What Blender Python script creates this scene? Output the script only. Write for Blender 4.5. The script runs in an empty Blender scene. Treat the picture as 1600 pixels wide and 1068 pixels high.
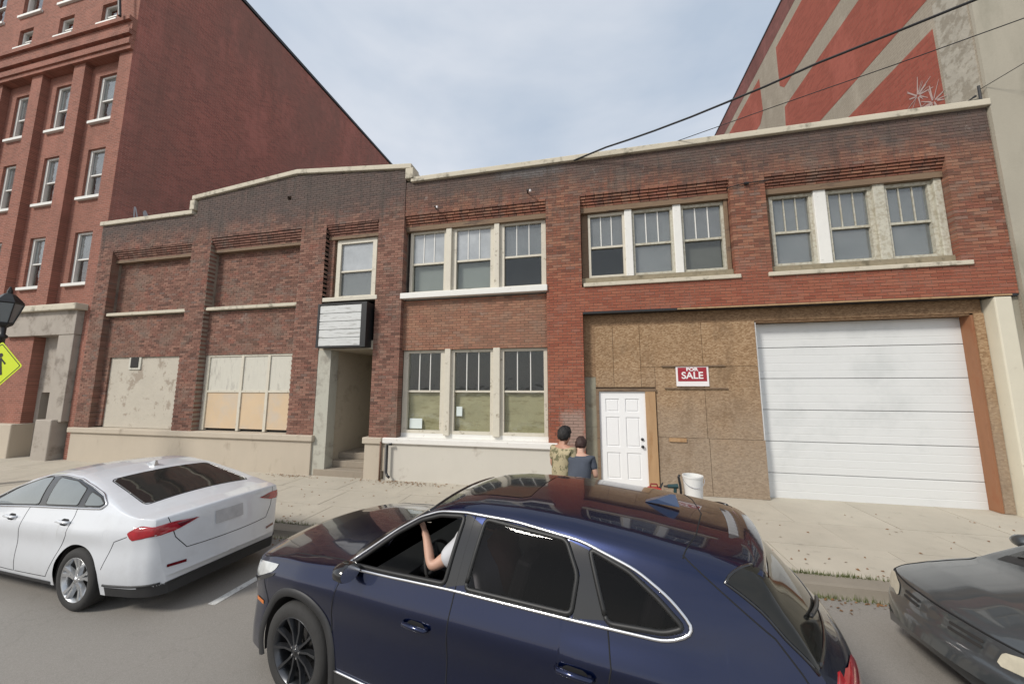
import bpy, bmesh, math, random
import numpy as np
from mathutils import Vector
from mathutils.bvhtree import BVHTree
R = math.radians
rnd = random.Random(7)
SC = bpy.context.scene
COL = SC.collection

# ---------------------------------------------------------------- camera, sky, sun, exposure
cam = bpy.data.cameras.new('camera'); cam.lens = 12.565; cam.sensor_width = 36; cam.clip_end = 1500; cam.clip_start = .05
camo = bpy.data.objects.new('camera', cam); COL.objects.link(camo)
camo.location = (0, -8.6, 2.35); camo.rotation_euler = (R(97.12), 0, R(12.448)); SC.camera = camo
SUN_EL, SUN_AZ = 40, 42          # azimuth: degrees to the left of the direction that faces the facade squarely
W = bpy.data.worlds.new('World'); SC.world = W; W.use_nodes = True
nt = W.node_tree; N = nt.nodes; LK = nt.links
for n in list(N): N.remove(n)
out = N.new('ShaderNodeOutputWorld'); bg = N.new('ShaderNodeBackground'); bg.inputs[1].default_value = .1
sky = N.new('ShaderNodeTexSky'); sky.sky_type = 'NISHITA'; sky.sun_disc = False
sky.sun_elevation = R(SUN_EL); sky.sun_rotation = R(180 + SUN_AZ); sky.air_density = 1.2; sky.dust_density = 2.0
tc = N.new('ShaderNodeTexCoord'); mp = N.new('ShaderNodeMapping'); mp.inputs['Scale'].default_value = (1, 1, 2.2)
n1 = N.new('ShaderNodeTexNoise'); n1.inputs['Scale'].default_value = 1.7; n1.inputs['Detail'].default_value = 5; n1.inputs['Roughness'].default_value = .5
n1.inputs['Distortion'].default_value = .3
rp = N.new('ShaderNodeValToRGB'); rp.color_ramp.elements[0].position = .36; rp.color_ramp.elements[0].color = (2.6, 3.0, 3.55, 1)
rp.color_ramp.elements[1].position = .70; rp.color_ramp.elements[1].color = (4.3, 4.4, 4.6, 1)
mx = N.new('ShaderNodeMix'); mx.data_type = 'RGBA'; mx.inputs[0].default_value = .88
LK.new(tc.outputs['Generated'], mp.inputs[0]); LK.new(mp.outputs[0], n1.inputs['Vector']); LK.new(n1.outputs['Fac'], rp.inputs[0])
LK.new(sky.outputs[0], mx.inputs[6]); 
sx = N.new('ShaderNodeSeparateXYZ'); LK.new(tc.outputs['Generated'], sx.inputs[0])
mr = N.new('ShaderNodeMapRange'); mr.interpolation_type = 'SMOOTHSTEP'; mr.inputs[1].default_value = .55; mr.inputs[2].default_value = .05; mr.inputs[3].default_value = 0; mr.inputs[4].default_value = .85
LK.new(sx.outputs[2], mr.inputs[0]); hz = N.new('ShaderNodeMix'); hz.data_type = 'RGBA'; hz.inputs[7].default_value = (5.1, 5.1, 5.15, 1)
LK.new(mr.outputs[0], hz.inputs[0]); LK.new(rp.outputs[0], hz.inputs[6]); LK.new(hz.outputs[2], mx.inputs[7])
LK.new(mx.outputs[2], bg.inputs[0]); LK.new(bg.outputs[0], out.inputs[0])
sl = bpy.data.lights.new('sun', 'SUN'); sl.energy = 1.5; sl.angle = R(11); sl.color = (1, .95, .87)
so = bpy.data.objects.new('sun', sl); COL.objects.link(so)
sd = Vector((-math.sin(R(SUN_AZ)) * math.cos(R(SUN_EL)), -math.cos(R(SUN_AZ)) * math.cos(R(SUN_EL)), math.sin(R(SUN_EL))))
so.rotation_euler = sd.to_track_quat('Z', 'Y').to_euler(); so.location = sd * 60
SC.view_settings.view_transform = 'Standard'; SC.view_settings.look = 'None'
SC.view_settings.exposure = 1.0; SC.view_settings.gamma = 1; SC.view_settings.use_curve_mapping = False
SC.cycles.max_bounces = 7; SC.cycles.transparent_max_bounces = 12
SC.cycles.caustics_reflective = False; SC.cycles.caustics_refractive = False

# ---------------------------------------------------------------- materials
def mat(name):
    m = bpy.data.materials.new(name); m.use_nodes = True
    return m, m.node_tree, m.node_tree.nodes, m.node_tree.links, m.node_tree.nodes['Principled BSDF']
def sock(nt, v):
    return v
def mth(nt, op, a, b=None, clamp=False):
    n = nt.nodes.new('ShaderNodeMath'); n.operation = op; n.use_clamp = clamp
    for i, v in enumerate((a, b)):
        if v is None: continue
        if isinstance(v, (int, float)): n.inputs[i].default_value = v
        else: nt.links.new(v, n.inputs[i])
    return n.outputs[0]
def sstep(nt, v, a, b):
    n = nt.nodes.new('ShaderNodeMapRange'); n.interpolation_type = 'SMOOTHSTEP'
    nt.links.new(v, n.inputs[0]); n.inputs[1].default_value = a; n.inputs[2].default_value = b
    n.inputs[3].default_value = 0; n.inputs[4].default_value = 1
    return n.outputs[0]
def mixc(nt, fac, a, b, mode='MIX'):
    n = nt.nodes.new('ShaderNodeMix'); n.data_type = 'RGBA'; n.blend_type = mode
    for i, v in ((0, fac), (6, a), (7, b)):
        if isinstance(v, (int, float)): n.inputs[i].default_value = v
        elif isinstance(v, tuple): n.inputs[i].default_value = (*v[:3], 1)
        else: nt.links.new(v, n.inputs[i])
    return n.outputs[2]
def noise(nt, scale, detail=3, rough=.6, vec=None, sc3=None, dist=0):
    n = nt.nodes.new('ShaderNodeTexNoise'); n.inputs['Scale'].default_value = scale; n.inputs['Detail'].default_value = detail
    n.inputs['Roughness'].default_value = rough; n.inputs['Distortion'].default_value = dist
    if vec is not None:
        if sc3:
            m = nt.nodes.new('ShaderNodeMapping'); m.inputs['Scale'].default_value = sc3; nt.links.new(vec, m.inputs[0]); vec = m.outputs[0]
        nt.links.new(vec, n.inputs['Vector'])
    return n.outputs['Fac']
def ramp(nt, fac, stops):
    n = nt.nodes.new('ShaderNodeValToRGB'); e = n.color_ramp.elements
    while len(e) < len(stops): e.new(.5)
    for el, (p, c) in zip(e, stops): el.position = p; el.color = (*c, 1) if len(c) == 3 else c
    nt.links.new(fac, n.inputs[0]); return n.outputs[0]
def bump(nt, h, strength, dist=.01):
    n = nt.nodes.new('ShaderNodeBump'); n.inputs['Strength'].default_value = strength; n.inputs['Distance'].default_value = dist
    nt.links.new(h, n.inputs['Height']); return n.outputs[0]
def pos(nt): return nt.nodes.new('ShaderNodeNewGeometry').outputs['Position']
def obc(nt): return nt.nodes.new('ShaderNodeTexCoord').outputs['Object']
def sep(nt, v):
    n = nt.nodes.new('ShaderNodeSeparateXYZ'); nt.links.new(v, n.inputs[0]); return n.outputs

def plain(name, col, rough=.6, metal=0, var=.12, scale=6, bmp=0, bscale=60, coat=0, spec=.5, world=True, dark=None, dscale=2, dthr=(.5, .7), sc3=None):
    """painted, moulded or stone surface with mottling, fine relief and optional patches of a second colour"""
    m, t, n, l, p = mat(name); v = pos(t) if world else obc(t)
    c = mixc(t, noise(t, scale, 4, .6, v, sc3), tuple(x * (1 - var) for x in col), tuple(min(1, x * (1 + var)) for x in col))
    if dark: c = mixc(t, sstep(t, noise(t, dscale, 5, .65, v, sc3), *dthr), c, dark)
    l.new(c, p.inputs['Base Color']); p.inputs['Roughness'].default_value = rough; p.inputs['Metallic'].default_value = metal
    p.inputs['Coat Weight'].default_value = coat; p.inputs['Coat Roughness'].default_value = .03; p.inputs['Specular IOR Level'].default_value = spec
    if bmp: l.new(bump(t, noise(t, bscale, 3, .6, v), bmp), p.inputs['Normal'])
    return m

def brick_geo_mat(name, pal, zoned):
    """colour of single fired bricks: each has its own tone; soot, salt and wear lie over them in patches"""
    m, t, n, l, p = mat(name); P = pos(t); x, y, z = sep(t, P)
    a = n.new('ShaderNodeAttribute'); a.attribute_name = 'tone'
    c = ramp(t, a.outputs['Fac'], pal)
    big = noise(t, .55, 4, .6, P)
    c = mixc(t, mth(t, 'MULTIPLY', sstep(t, big, .45, .70), .5), c, (.18, .115, .085))
    c = mixc(t, mth(t, 'MULTIPLY', sstep(t, noise(t, 1.7, 4, .65, P, None), .52, .66), .5), c, (.24, .185, .15))
    c = mixc(t, mth(t, 'MULTIPLY', sstep(t, noise(t, 2.6, 3, .6, P, (1, 1, 1.4)), .55, .7), .45), c, (.34, .125, .090))
    if zoned:
        red = mth(t, 'MULTIPLY', sstep(t, x, -1.15, -.95), mth(t, 'SUBTRACT', 1.0, sstep(t, z, 4.6, 5.6)))
        c = mixc(t, mth(t, 'MULTIPLY', red, .5), c, (.37, .10, .058))
        pale = mth(t, 'MULTIPLY', mth(t, 'SUBTRACT', 1.0, sstep(t, x, -1.15, -.95)), mth(t, 'SUBTRACT', 1.0, sstep(t, z, 4.5, 4.8)))
        c = mixc(t, mth(t, 'MULTIPLY', pale, .4), c, (.38, .23, .155))
        pz = mth(t, 'MULTIPLY', mth(t, 'MULTIPLY', sstep(t, x, -2.5, -2.1), mth(t, 'SUBTRACT', 1.0, sstep(t, x, -.9, -.3))), sstep(t, mth(t, 'ADD', z, mth(t, 'MULTIPLY', noise(t, 3, 4, .7, P), .5)), 7.95, 8.1))
        c = mixc(t, mth(t, 'MULTIPLY', pz, .75), c, (.33, .35, .37))
        # grey mortar smear low on the pillar
        dx = mth(t, 'ABSOLUTE', mth(t, 'ADD', x, .45)); dz = mth(t, 'ABSOLUTE', mth(t, 'SUBTRACT', z, 1.35))
        sm = mth(t, 'SUBTRACT', 1.0, sstep(t, mth(t, 'ADD', mth(t, 'MAXIMUM', mth(t, 'MULTIPLY', dx, 1.6), dz), mth(t, 'MULTIPLY', noise(t, 7, 3, .6, P), .5)), .55, .8))
        c = mixc(t, mth(t, 'MULTIPLY', sm, .6), c, (.38, .33, .29))
    soot = mth(t, 'MULTIPLY', sstep(t, mth(t, 'ADD', z, mth(t, 'MULTIPLY', noise(t, 1.1, 5, .7, P, (1, 1, .5)), 1.6)), 7.65, 8.6), .78)
    c = mixc(t, soot, c, (.10, .09, .085))
    run = mth(t, 'MULTIPLY', sstep(t, noise(t, 2.4, 5, .7, P, (1.6, 1, .16)), .50, .66), mth(t, 'MULTIPLY', sstep(t, z, 5.2, 8.0), .75))
    c = mixc(t, run, c, (.085, .072, .065))
    salt = mth(t, 'MULTIPLY', sstep(t, noise(t, 1.9, 6, .75, P, (1, 1, .6)), .62, .74), .4)
    c = mixc(t, salt, c, (.46, .43, .40))
    c = mixc(t, mth(t, 'MULTIPLY', noise(t, 45, 3, .7, P), .5), c, mixc(t, 1.0, c, (.55, .5, .48), 'MULTIPLY'))
    l.new(c, p.inputs['Base Color']); p.inputs['Roughness'].default_value = .88; p.inputs['Specular IOR Level'].default_value = .25
    l.new(bump(t, noise(t, 130, 3, .7, P), .5, .006), p.inputs['Normal'])
    return m
PAL_R = [(0, (.15, .070, .050)), (.25, (.23, .095, .063)), (.55, (.29, .125, .080)), (.8, (.36, .18, .115)), (1, (.24, .15, .12))]
PAL_L = [(0, (.125, .068, .054)), (.25, (.20, .100, .076)), (.55, (.255, .130, .098)), (.8, (.32, .175, .13)), (1, (.18, .125, .108))]
M_BR = brick_geo_mat('brick_red', PAL_R, True)
M_BL = brick_geo_mat('brick_brown', PAL_L, False)
M_MORT = plain('mortar', (.27, .22, .175), .95, var=.25, scale=5, bmp=.5, bscale=90, dark=(.13, .105, .09), dscale=.9)

def brick_far_mat(name, side, c1, c2, mort, stain=.5, bw=.203, rh=.0677, soot=(.09, .045, .04), mp3=None):
    m, t, n, l, p = mat(name); P = pos(t); x, y, z = sep(t, P)
    cmb = n.new('ShaderNodeCombineXYZ'); l.new(y if side else x, cmb.inputs[0]); l.new(z, cmb.inputs[1])
    b = n.new('ShaderNodeTexBrick'); l.new(cmb.outputs[0], b.inputs['Vector']); b.inputs['Scale'].default_value = 1
    b.inputs['Brick Width'].default_value = bw; b.inputs['Row Height'].default_value = rh; b.inputs['Mortar Size'].default_value = .006
    b.inputs['Mortar Smooth'].default_value = .2; b.inputs['Bias'].default_value = -.1
    b.inputs['Color1'].default_value = (*c1, 1); b.inputs['Color2'].default_value = (*c2, 1); b.inputs['Mortar'].default_value = (*mort, 1)
    c = mixc(t, mth(t, 'MULTIPLY', sstep(t, noise(t, .3, 6, .65, P, (1, 1, .6)), .38, .7), stain), b.outputs['Color'], soot)
    c = mixc(t, mth(t, 'MULTIPLY', noise(t, 2.5, 5, .7, P), .35), c, mixc(t, 1.0, c, (.55, .5, .5), 'MULTIPLY'))
    l.new(c, p.inputs['Base Color']); p.inputs['Roughness'].default_value = .9; p.inputs['Specular IOR Level'].default_value = .2
    c = mixc(t, mth(t, 'MULTIPLY', sstep(t, noise(t, .9, 6, .7, P, (1, 1, .4)), .5, .68), .35), c, tuple(min(1, k_ * 1.25 + .03) for k_ in c1))
    c = mixc(t, mth(t, 'MULTIPLY', sstep(t, noise(t, 1.6, 5, .7, P, (1, 1, .12)), .52, .7), stain * .6), c, tuple(k_ * .7 for k_ in soot))
    l.new(c, p.inputs['Base Color'])
    inv = mth(t, 'SUBTRACT', 1.0, b.outputs['Fac']); l.new(bump(t, inv, .6, .008), p.inputs['Normal'])
    return m
M_TF = brick_far_mat('tall_brick_front', False, (.34, .135, .095), (.22, .09, .066), (.40, .27, .22), .5, soot=(.24, .115, .085))
M_TS = brick_far_mat('tall_brick_side', True, (.40, .14, .11), (.25, .092, .075), (.44, .27, .22), .65, soot=(.25, .14, .115))
M_MR = brick_far_mat('mural_red_brick', True, (.38, .105, .075), (.29, .08, .058), (.28, .13, .09), .3, soot=(.30, .10, .07))
M_MB = brick_far_mat('mural_beige_paint', True, (.40, .355, .285), (.36, .32, .255), (.30, .26, .21), .35, soot=(.27, .235, .18))
M_MT = brick_far_mat('mural_top_brick', True, (.26, .10, .09), (.19, .08, .07), (.18, .12, .10), .5)
M_STUC = plain('beige_stucco', (.37, .34, .275), .9, var=.12, scale=1.2, bmp=.35, bscale=25, dark=(.24, .225, .175), dscale=.8, dthr=(.45, .75), sc3=(1, 1, .35))
M_COPE = plain('cream_coping', (.55, .50, .40), .85, var=.15, scale=3, bmp=.3, bscale=40, dark=(.22, .20, .15), dscale=3.5, dthr=(.52, .72))
M_STONE = plain('grey_limestone', (.36, .32, .275), .88, var=.14, scale=3, bmp=.3, bscale=40, dark=(.2, .17, .14), dscale=1.6)
M_PLIN = plain('beige_painted_plinth', (.46, .40, .32), .8, var=.08, scale=2, bmp=.25, bscale=30, dark=(.30, .25, .19), dscale=2.2, dthr=(.56, .78), sc3=(1, 1, .5))
M_PLIN2 = plain('pale_painted_plinth', (.55, .52, .46), .75, var=.06, scale=2, bmp=.2, bscale=30, dark=(.36, .32, .27), dscale=2.0, dthr=(.6, .8))
M_CAP = plain('white_painted_cap', (.72, .70, .66), .7, var=.06, scale=5, bmp=.2, bscale=30, dark=(.50, .46, .40), dscale=7, dthr=(.60, .78))
M_CREAM = plain('cream_window_paint', (.58, .54, .45), .55, var=.1, scale=8, bmp=.25, bscale=70, dark=(.30, .26, .19), dscale=7, dthr=(.58, .72))
M_CREAMW = plain('white_window_paint', (.72, .71, .67), .5, var=.06, scale=8, bmp=.15, bscale=70, dark=(.42, .40, .36), dscale=9, dthr=(.62, .75))
M_PEEL = plain('peeling_paint', (.50, .48, .40), .75, var=.2, scale=14, bmp=.6, bscale=60, dark=(.38, .345, .265), dscale=16, dthr=(.45, .62))
M_MOSS = plain('weathered_wood', (.26, .22, .15), .9, var=.3, scale=9, bmp=.6, bscale=60, dark=(.13, .11, .07), dscale=5)
M_LINT = plain('lintel_brown', (.20, .135, .085), .85, var=.3, scale=4, bmp=.5, bscale=50, dark=(.09, .06, .045), dscale=4, sc3=(.5, 1, 3))
M_WHITE = plain('white_door_paint', (.80, .80, .80), .35, var=.02, scale=3)
M_GAR = plain('white_garage_steel', (.66, .67, .665), .4, var=.03, scale=1.2, bmp=.1, bscale=15, dark=(.57, .585, .58), dscale=.8, dthr=(.5, .75))
M_POLE = plain('cream_column_paint', (.60, .56, .45), .55, var=.06, scale=4, dark=(.4, .35, .27), dscale=5, dthr=(.62, .75))
M_BLACK = plain('black_metal', (.014, .014, .015), .45, var=.2)
M_DK = plain('dark_interior', (.025, .023, .022), .9, var=.2)
M_ROOM = plain('dim_room', (.06, .055, .05), .9, var=.2)
M_ROOF = plain('roof_felt', (.09, .09, .085), .95)
M_CONC = None
def osb_mat(name, a, b, c_, grey):
    m, t, n, l, p = mat(name); P = pos(t); x, y, z = sep(t, P)
    vo = n.new('ShaderNodeTexVoronoi'); vo.inputs['Scale'].default_value = 33; vo.feature = 'F1'
    mm = n.new('ShaderNodeMapping'); mm.inputs['Scale'].default_value = (.75, 1, 1.5); mm.inputs['Rotation'].default_value = (0, .5, 0)
    l.new(P, mm.inputs[0]); l.new(mm.outputs[0], vo.inputs['Vector'])
    s = n.new('ShaderNodeSeparateColor'); l.new(vo.outputs['Color'], s.inputs[0])
    c = ramp(t, s.outputs[0], [(0, a), (.5, b), (1, c_)])
    oi = n.new('ShaderNodeObjectInfo')
    c = mixc(t, mth(t, 'MULTIPLY', oi.outputs['Random'], .3), c, mixc(t, 1.0, c, (.6, .6, .62), 'MULTIPLY'))
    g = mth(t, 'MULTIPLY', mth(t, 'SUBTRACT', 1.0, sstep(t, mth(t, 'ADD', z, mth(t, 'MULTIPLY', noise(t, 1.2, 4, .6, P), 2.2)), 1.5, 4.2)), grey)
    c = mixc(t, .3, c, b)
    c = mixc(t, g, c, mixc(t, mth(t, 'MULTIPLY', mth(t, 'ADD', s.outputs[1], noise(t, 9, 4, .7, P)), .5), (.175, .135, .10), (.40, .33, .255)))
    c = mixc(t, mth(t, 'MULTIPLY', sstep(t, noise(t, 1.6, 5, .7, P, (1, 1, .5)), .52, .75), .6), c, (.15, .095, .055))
    l.new(c, p.inputs['Base Color']); p.inputs['Roughness'].default_value = .85; p.inputs['Specular IOR Level'].default_value = .3
    l.new(bump(t, s.outputs[1], .3, .003), p.inputs['Normal'])
    return m
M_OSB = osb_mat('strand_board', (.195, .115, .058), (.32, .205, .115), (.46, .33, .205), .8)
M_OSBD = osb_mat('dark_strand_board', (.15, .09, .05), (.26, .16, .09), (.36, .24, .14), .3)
M_JAMB = plain('raw_orange_wood', (.27, .125, .062), .7, var=.25, scale=6, bmp=.3, bscale=60, dark=(.24, .085, .035), dscale=3, sc3=(1, 1, .25))
M_LUMB = plain('raw_lumber', (.40, .25, .13), .7, var=.2, scale=9, bmp=.3, bscale=60, dark=(.30, .16, .07), dscale=6, sc3=(1, 1, .2))
M_PLAST = plain('old_grey_render', (.25, .235, .18), .9, var=.2, scale=5, bmp=.5, bscale=30, dark=(.17, .14, .10), dscale=3)
M_PARG = plain('flaking_whitewash', (.48, .44, .37), .9, var=.12, scale=2, bmp=.8, bscale=14, dark=(.33, .28, .225), dscale=2.6, dthr=(.53, .62))
M_BWHT = plain('whitewashed_board', (.56, .54, .47), .85, var=.12, scale=3, bmp=.3, bscale=30, dark=(.36, .34, .30), dscale=3, dthr=(.5, .75), sc3=(3, 1, .6))
M_BPCH = plain('peach_board', (.58, .44, .29), .85, var=.12, scale=1.5, bmp=.3, bscale=30, dark=(.52, .44, .35), dscale=1.4, dthr=(.42, .7))
def asphalt():
    m, t, n, l, p = mat('asphalt'); P = pos(t)
    f = noise(t, 150, 3, .7, P); g = noise(t, .7, 5, .6, P)
    c = ramp(t, f, [(.3, (.17, .158, .142)), (.55, (.245, .23, .21)), (.75, (.35, .33, .30))])
    c = mixc(t, mth(t, 'MULTIPLY', g, .5), c, (.29, .265, .235))
    c = mixc(t, mth(t, 'MULTIPLY', sstep(t, noise(t, 2.2, 5, .7, P), .58, .72), .3), c, (.14, .13, .12))
    vo = n.new('ShaderNodeTexVoronoi'); vo.feature = 'DISTANCE_TO_EDGE'; vo.inputs['Scale'].default_value = .45
    wv = n.new('ShaderNodeVectorMath'); wv.operation = 'ADD'; nz = n.new('ShaderNodeTexNoise'); nz.inputs['Scale'].default_value = 1.6; nz.inputs['Detail'].default_value = 5; l.new(P, nz.inputs['Vector']); l.new(P, wv.inputs[0]); l.new(nz.outputs['Color'], wv.inputs[1]); l.new(wv.outputs[0], vo.inputs['Vector'])
    ck = mth(t, 'SUBTRACT', 1.0, sstep(t, vo.outputs['Distance'], .002, .007)); c = mixc(t, mth(t, 'MULTIPLY', ck, .13), c, (.12, .11, .10))
    l.new(c, p.inputs['Base Color']); p.inputs['Roughness'].default_value = .85
    l.new(bump(t, f, .7, .006), p.inputs['Normal']); return m
M_ROAD = asphalt()
def concrete(name, col, rn=.14):
    m, t, n, l, p = mat(name); P = pos(t); oi = n.new('ShaderNodeObjectInfo')
    c = mixc(t, noise(t, 1.3, 6, .65, P), tuple(x * .78 for x in col), tuple(x * 1.15 for x in col))
    c = mixc(t, mth(t, 'MULTIPLY', oi.outputs['Random'], rn * 2), c, mixc(t, 1.0, c, (.8, .79, .78), 'MULTIPLY'))
    c = mixc(t, mth(t, 'MULTIPLY', sstep(t, noise(t, 3.7, 6, .75, P), .56, .72), .4), c, tuple(x * .55 for x in col))
    f = noise(t, 110, 3, .7, P); c = mixc(t, mth(t, 'MULTIPLY', f, .4), c, mixc(t, 1.0, c, (.6, .6, .6), 'MULTIPLY'))
    l.new(c, p.inputs['Base Color']); p.inputs['Roughness'].default_value = .88; l.new(bump(t, f, .4, .005), p.inputs['Normal']); return m
M_WALK = concrete('sidewalk_concrete', (.50, .455, .375))
M_KERB = concrete('kerb_stone_grey', (.30, .265, .215), .3)
M_JOINT = plain('joint_dirt', (.14, .125, .095), .95, var=.3)
M_LINE = plain('worn_white_line', (.60, .60, .58), .8, var=.1, scale=20, dark=(.2, .19, .18), dscale=25, dthr=(.55, .68))

def glass(name, tint=(.9, .93, .92), film=0, filmcol=(.45, .47, .48), rough=.0, fres=1.5, spec=1.0, wavy=1):
    m, t, n, l, p = mat(name); n.remove(p); o = n['Material Output']
    tr = n.new('ShaderNodeBsdfTransparent'); tr.inputs[0].default_value = (*tint, 1)
    gl = n.new('ShaderNodeBsdfGlossy'); gl.inputs['Roughness'].default_value = rough; gl.inputs[0].default_value = (spec, spec, spec, 1)
    if wavy: l.new(bump(t, noise(t, 3.5, 2, .5, pos(t)), .25, .02), gl.inputs['Normal'])
    fr = n.new('ShaderNodeFresnel'); bf = n.new('ShaderNodeNewGeometry').outputs['Backfacing']
    l.new(mth(t, 'ADD', mth(t, 'MULTIPLY', bf, 1 / fres - fres), fres), fr.inputs[0])
    base = tr.outputs[0]
    if film:
        df = n.new('ShaderNodeBsdfDiffuse'); df.inputs[0].default_value = (*filmcol, 1); mm = n.new('ShaderNodeMixShader')
        l.new(mth(t, 'MULTIPLY', mth(t, 'ADD', noise(t, 2.2, 4, .6, pos(t)), .5), film, True), mm.inputs[0]); l.new(tr.outputs[0], mm.inputs[1]); l.new(df.outputs[0], mm.inputs[2]); base = mm.outputs[0]
    ms = n.new('ShaderNodeMixShader'); l.new(fr.outputs[0], ms.inputs[0]); l.new(base, ms.inputs[1]); l.new(gl.outputs[0], ms.inputs[2])
    l.new(ms.outputs[0], o.inputs[0]); return m
M_GL = glass('window_glass'); M_GLD = glass('dusty_sheen_glass', (.7, .74, .74), .22, fres=1.7)  # film: dust on some windows, painted pale reflection on the tall building
M_GLF = glass('frosted_dusty_glass', (.6, .62, .63), .62, (.55, .58, .60), .05, fres=1.8)
M_CGD = glass('tinted_car_glass', (.27, .26, .27), fres=1.28, wavy=0)
M_CG2 = glass('windscreen_glass', (.55, .6, .58), fres=1.5, wavy=0)

# ---------------------------------------------------------------- mesh helpers
class MB:
    def __init__(s): s.v = []; s.f = []; s.t = []
    def add(s, vs, fs, tone=None):
        o = len(s.v); s.v += [tuple(p) for p in vs]; s.f += [tuple(i + o for i in f) for f in fs]
        if tone is not None: s.t += [tone] * len(vs)
        return s
    def box(s, x0, x1, y0, y1, z0, z1, tone=None, back=True):
        fs = [(0, 1, 5, 4), (4, 5, 7, 6), (0, 4, 6, 2), (1, 3, 7, 5), (0, 2, 3, 1)]
        if back: fs.append((2, 6, 7, 3))
        # index = x + 2*y + 4*z
        return s.add([(x, y, z) for z in (z0, z1) for y in (y0, y1) for x in (x0, x1)], fs, tone)
    def prism(s, poly, axis, a, b):
        """poly: 2D outline; axis: 'x','y','z' extruded from a to b"""
        def P(p, h): return {'x': (h, p[0], p[1]), 'y': (p[0], h, p[1]), 'z': (p[0], p[1], h)}[axis]
        n = len(poly)
        return s.add([P(p, a) for p in poly] + [P(p, b) for p in poly],
                     [tuple(range(n))[::-1], tuple(range(n, 2 * n))] + [(i, (i + 1) % n, n + (i + 1) % n, n + i) for i in range(n)])
    def tube(s, pts, r, n=8, caps=True):
        pts = [Vector(p) for p in pts]; m = len(pts); rs = r if isinstance(r, (list, tuple)) else [r] * m
        vs = []; up = Vector((0, 0, 1))
        for i, p in enumerate(pts):
            d = (pts[min(i + 1, m - 1)] - pts[max(i - 1, 0)]).normalized()
            if abs(d.dot(up)) > .95: up = Vector((1, 0, 0)) if abs(d.x) < .9 else Vector((0, 1, 0))
            a = d.cross(up).normalized(); b = a.cross(d).normalized(); up = b
            vs += [p + (a * math.cos(2 * math.pi * k / n) + b * math.sin(2 * math.pi * k / n)) * rs[i] for k in range(n)]
        fs = [(i * n + k, i * n + (k + 1) % n, (i + 1) * n + (k + 1) % n, (i + 1) * n + k) for i in range(m - 1) for k in range(n)]
        if caps: fs += [tuple(range(n))[::-1], tuple(range((m - 1) * n, m * n))]
        return s.add(vs, fs)
    def lathe(s, prof, n=32, axis='z', c=(0, 0, 0), a0=0, a1=2 * math.pi):
        """prof: (radius, height along axis)"""
        m = len(prof); full = abs(a1 - a0 - 2 * math.pi) < 1e-6; k = n if full else n + 1; vs = []
        for r, h in prof:
            for i in range(k):
                a = a0 + (a1 - a0) * i / n; p, q = r * math.cos(a), r * math.sin(a)
                v = {'z': (p, q, h), 'y': (p, h, q), 'x': (h, p, q)}[axis]; vs.append((v[0] + c[0], v[1] + c[1], v[2] + c[2]))
        fs = [(i * k + j, i * k + (j + 1) % k, (i + 1) * k + (j + 1) % k, (i + 1) * k + j) for i in range(m - 1) for j in range(n if full else n)]
        return s.add(vs, fs)
    def xf(s, fn): s.v = [tuple(fn(p)) for p in s.v]; return s
    def build(s, name, m, parent=None, smooth=False, recalc=True, loc=None, rot=None, **pr):
        me = bpy.data.meshes.new(name); me.from_pydata(s.v, [], s.f)
        if s.t:
            at = me.attributes.new('tone', 'FLOAT', 'POINT'); at.data.foreach_set('value', s.t)
        if recalc:
            bm = bmesh.new(); bm.from_mesh(me); bmesh.ops.recalc_face_normals(bm, faces=bm.faces); bm.to_mesh(me); bm.free()
        if smooth: me.polygons.foreach_set('use_smooth', [True] * len(me.polygons))
        me.materials.append(m)
        return link(name, me, parent, loc, rot, **pr)
def link(name, data, parent=None, loc=None, rot=None, **pr):
    o = bpy.data.objects.new(name, data); COL.objects.link(o)
    if parent: o.parent = parent
    if loc: o.location = loc
    if rot: o.rotation_euler = rot
    for k, v in pr.items(): o[k] = v
    return o
def thing(name, label, cat, loc=(0, 0, 0), rz=0, group=None, **pr):
    o = link(name, None, None, loc, (0, 0, rz), label=label, category=cat, **pr)
    if group: o['group'] = group
    return o
def smooth_sharp(o, ang=35):
    me = o.data; bm = bmesh.new(); bm.from_mesh(me)
    for e in bm.edges:
        if len(e.link_faces) == 2: e.smooth = e.calc_face_angle(0) < R(ang)
    for f in bm.faces: f.smooth = True
    bm.to_mesh(me); bm.free()
def bevel(o, w=.01, seg=2):
    b = o.modifiers.new('b', 'BEVEL'); b.width = w; b.segments = seg; b.limit_method = 'ANGLE'; b.angle_limit = R(40); return o

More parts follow.
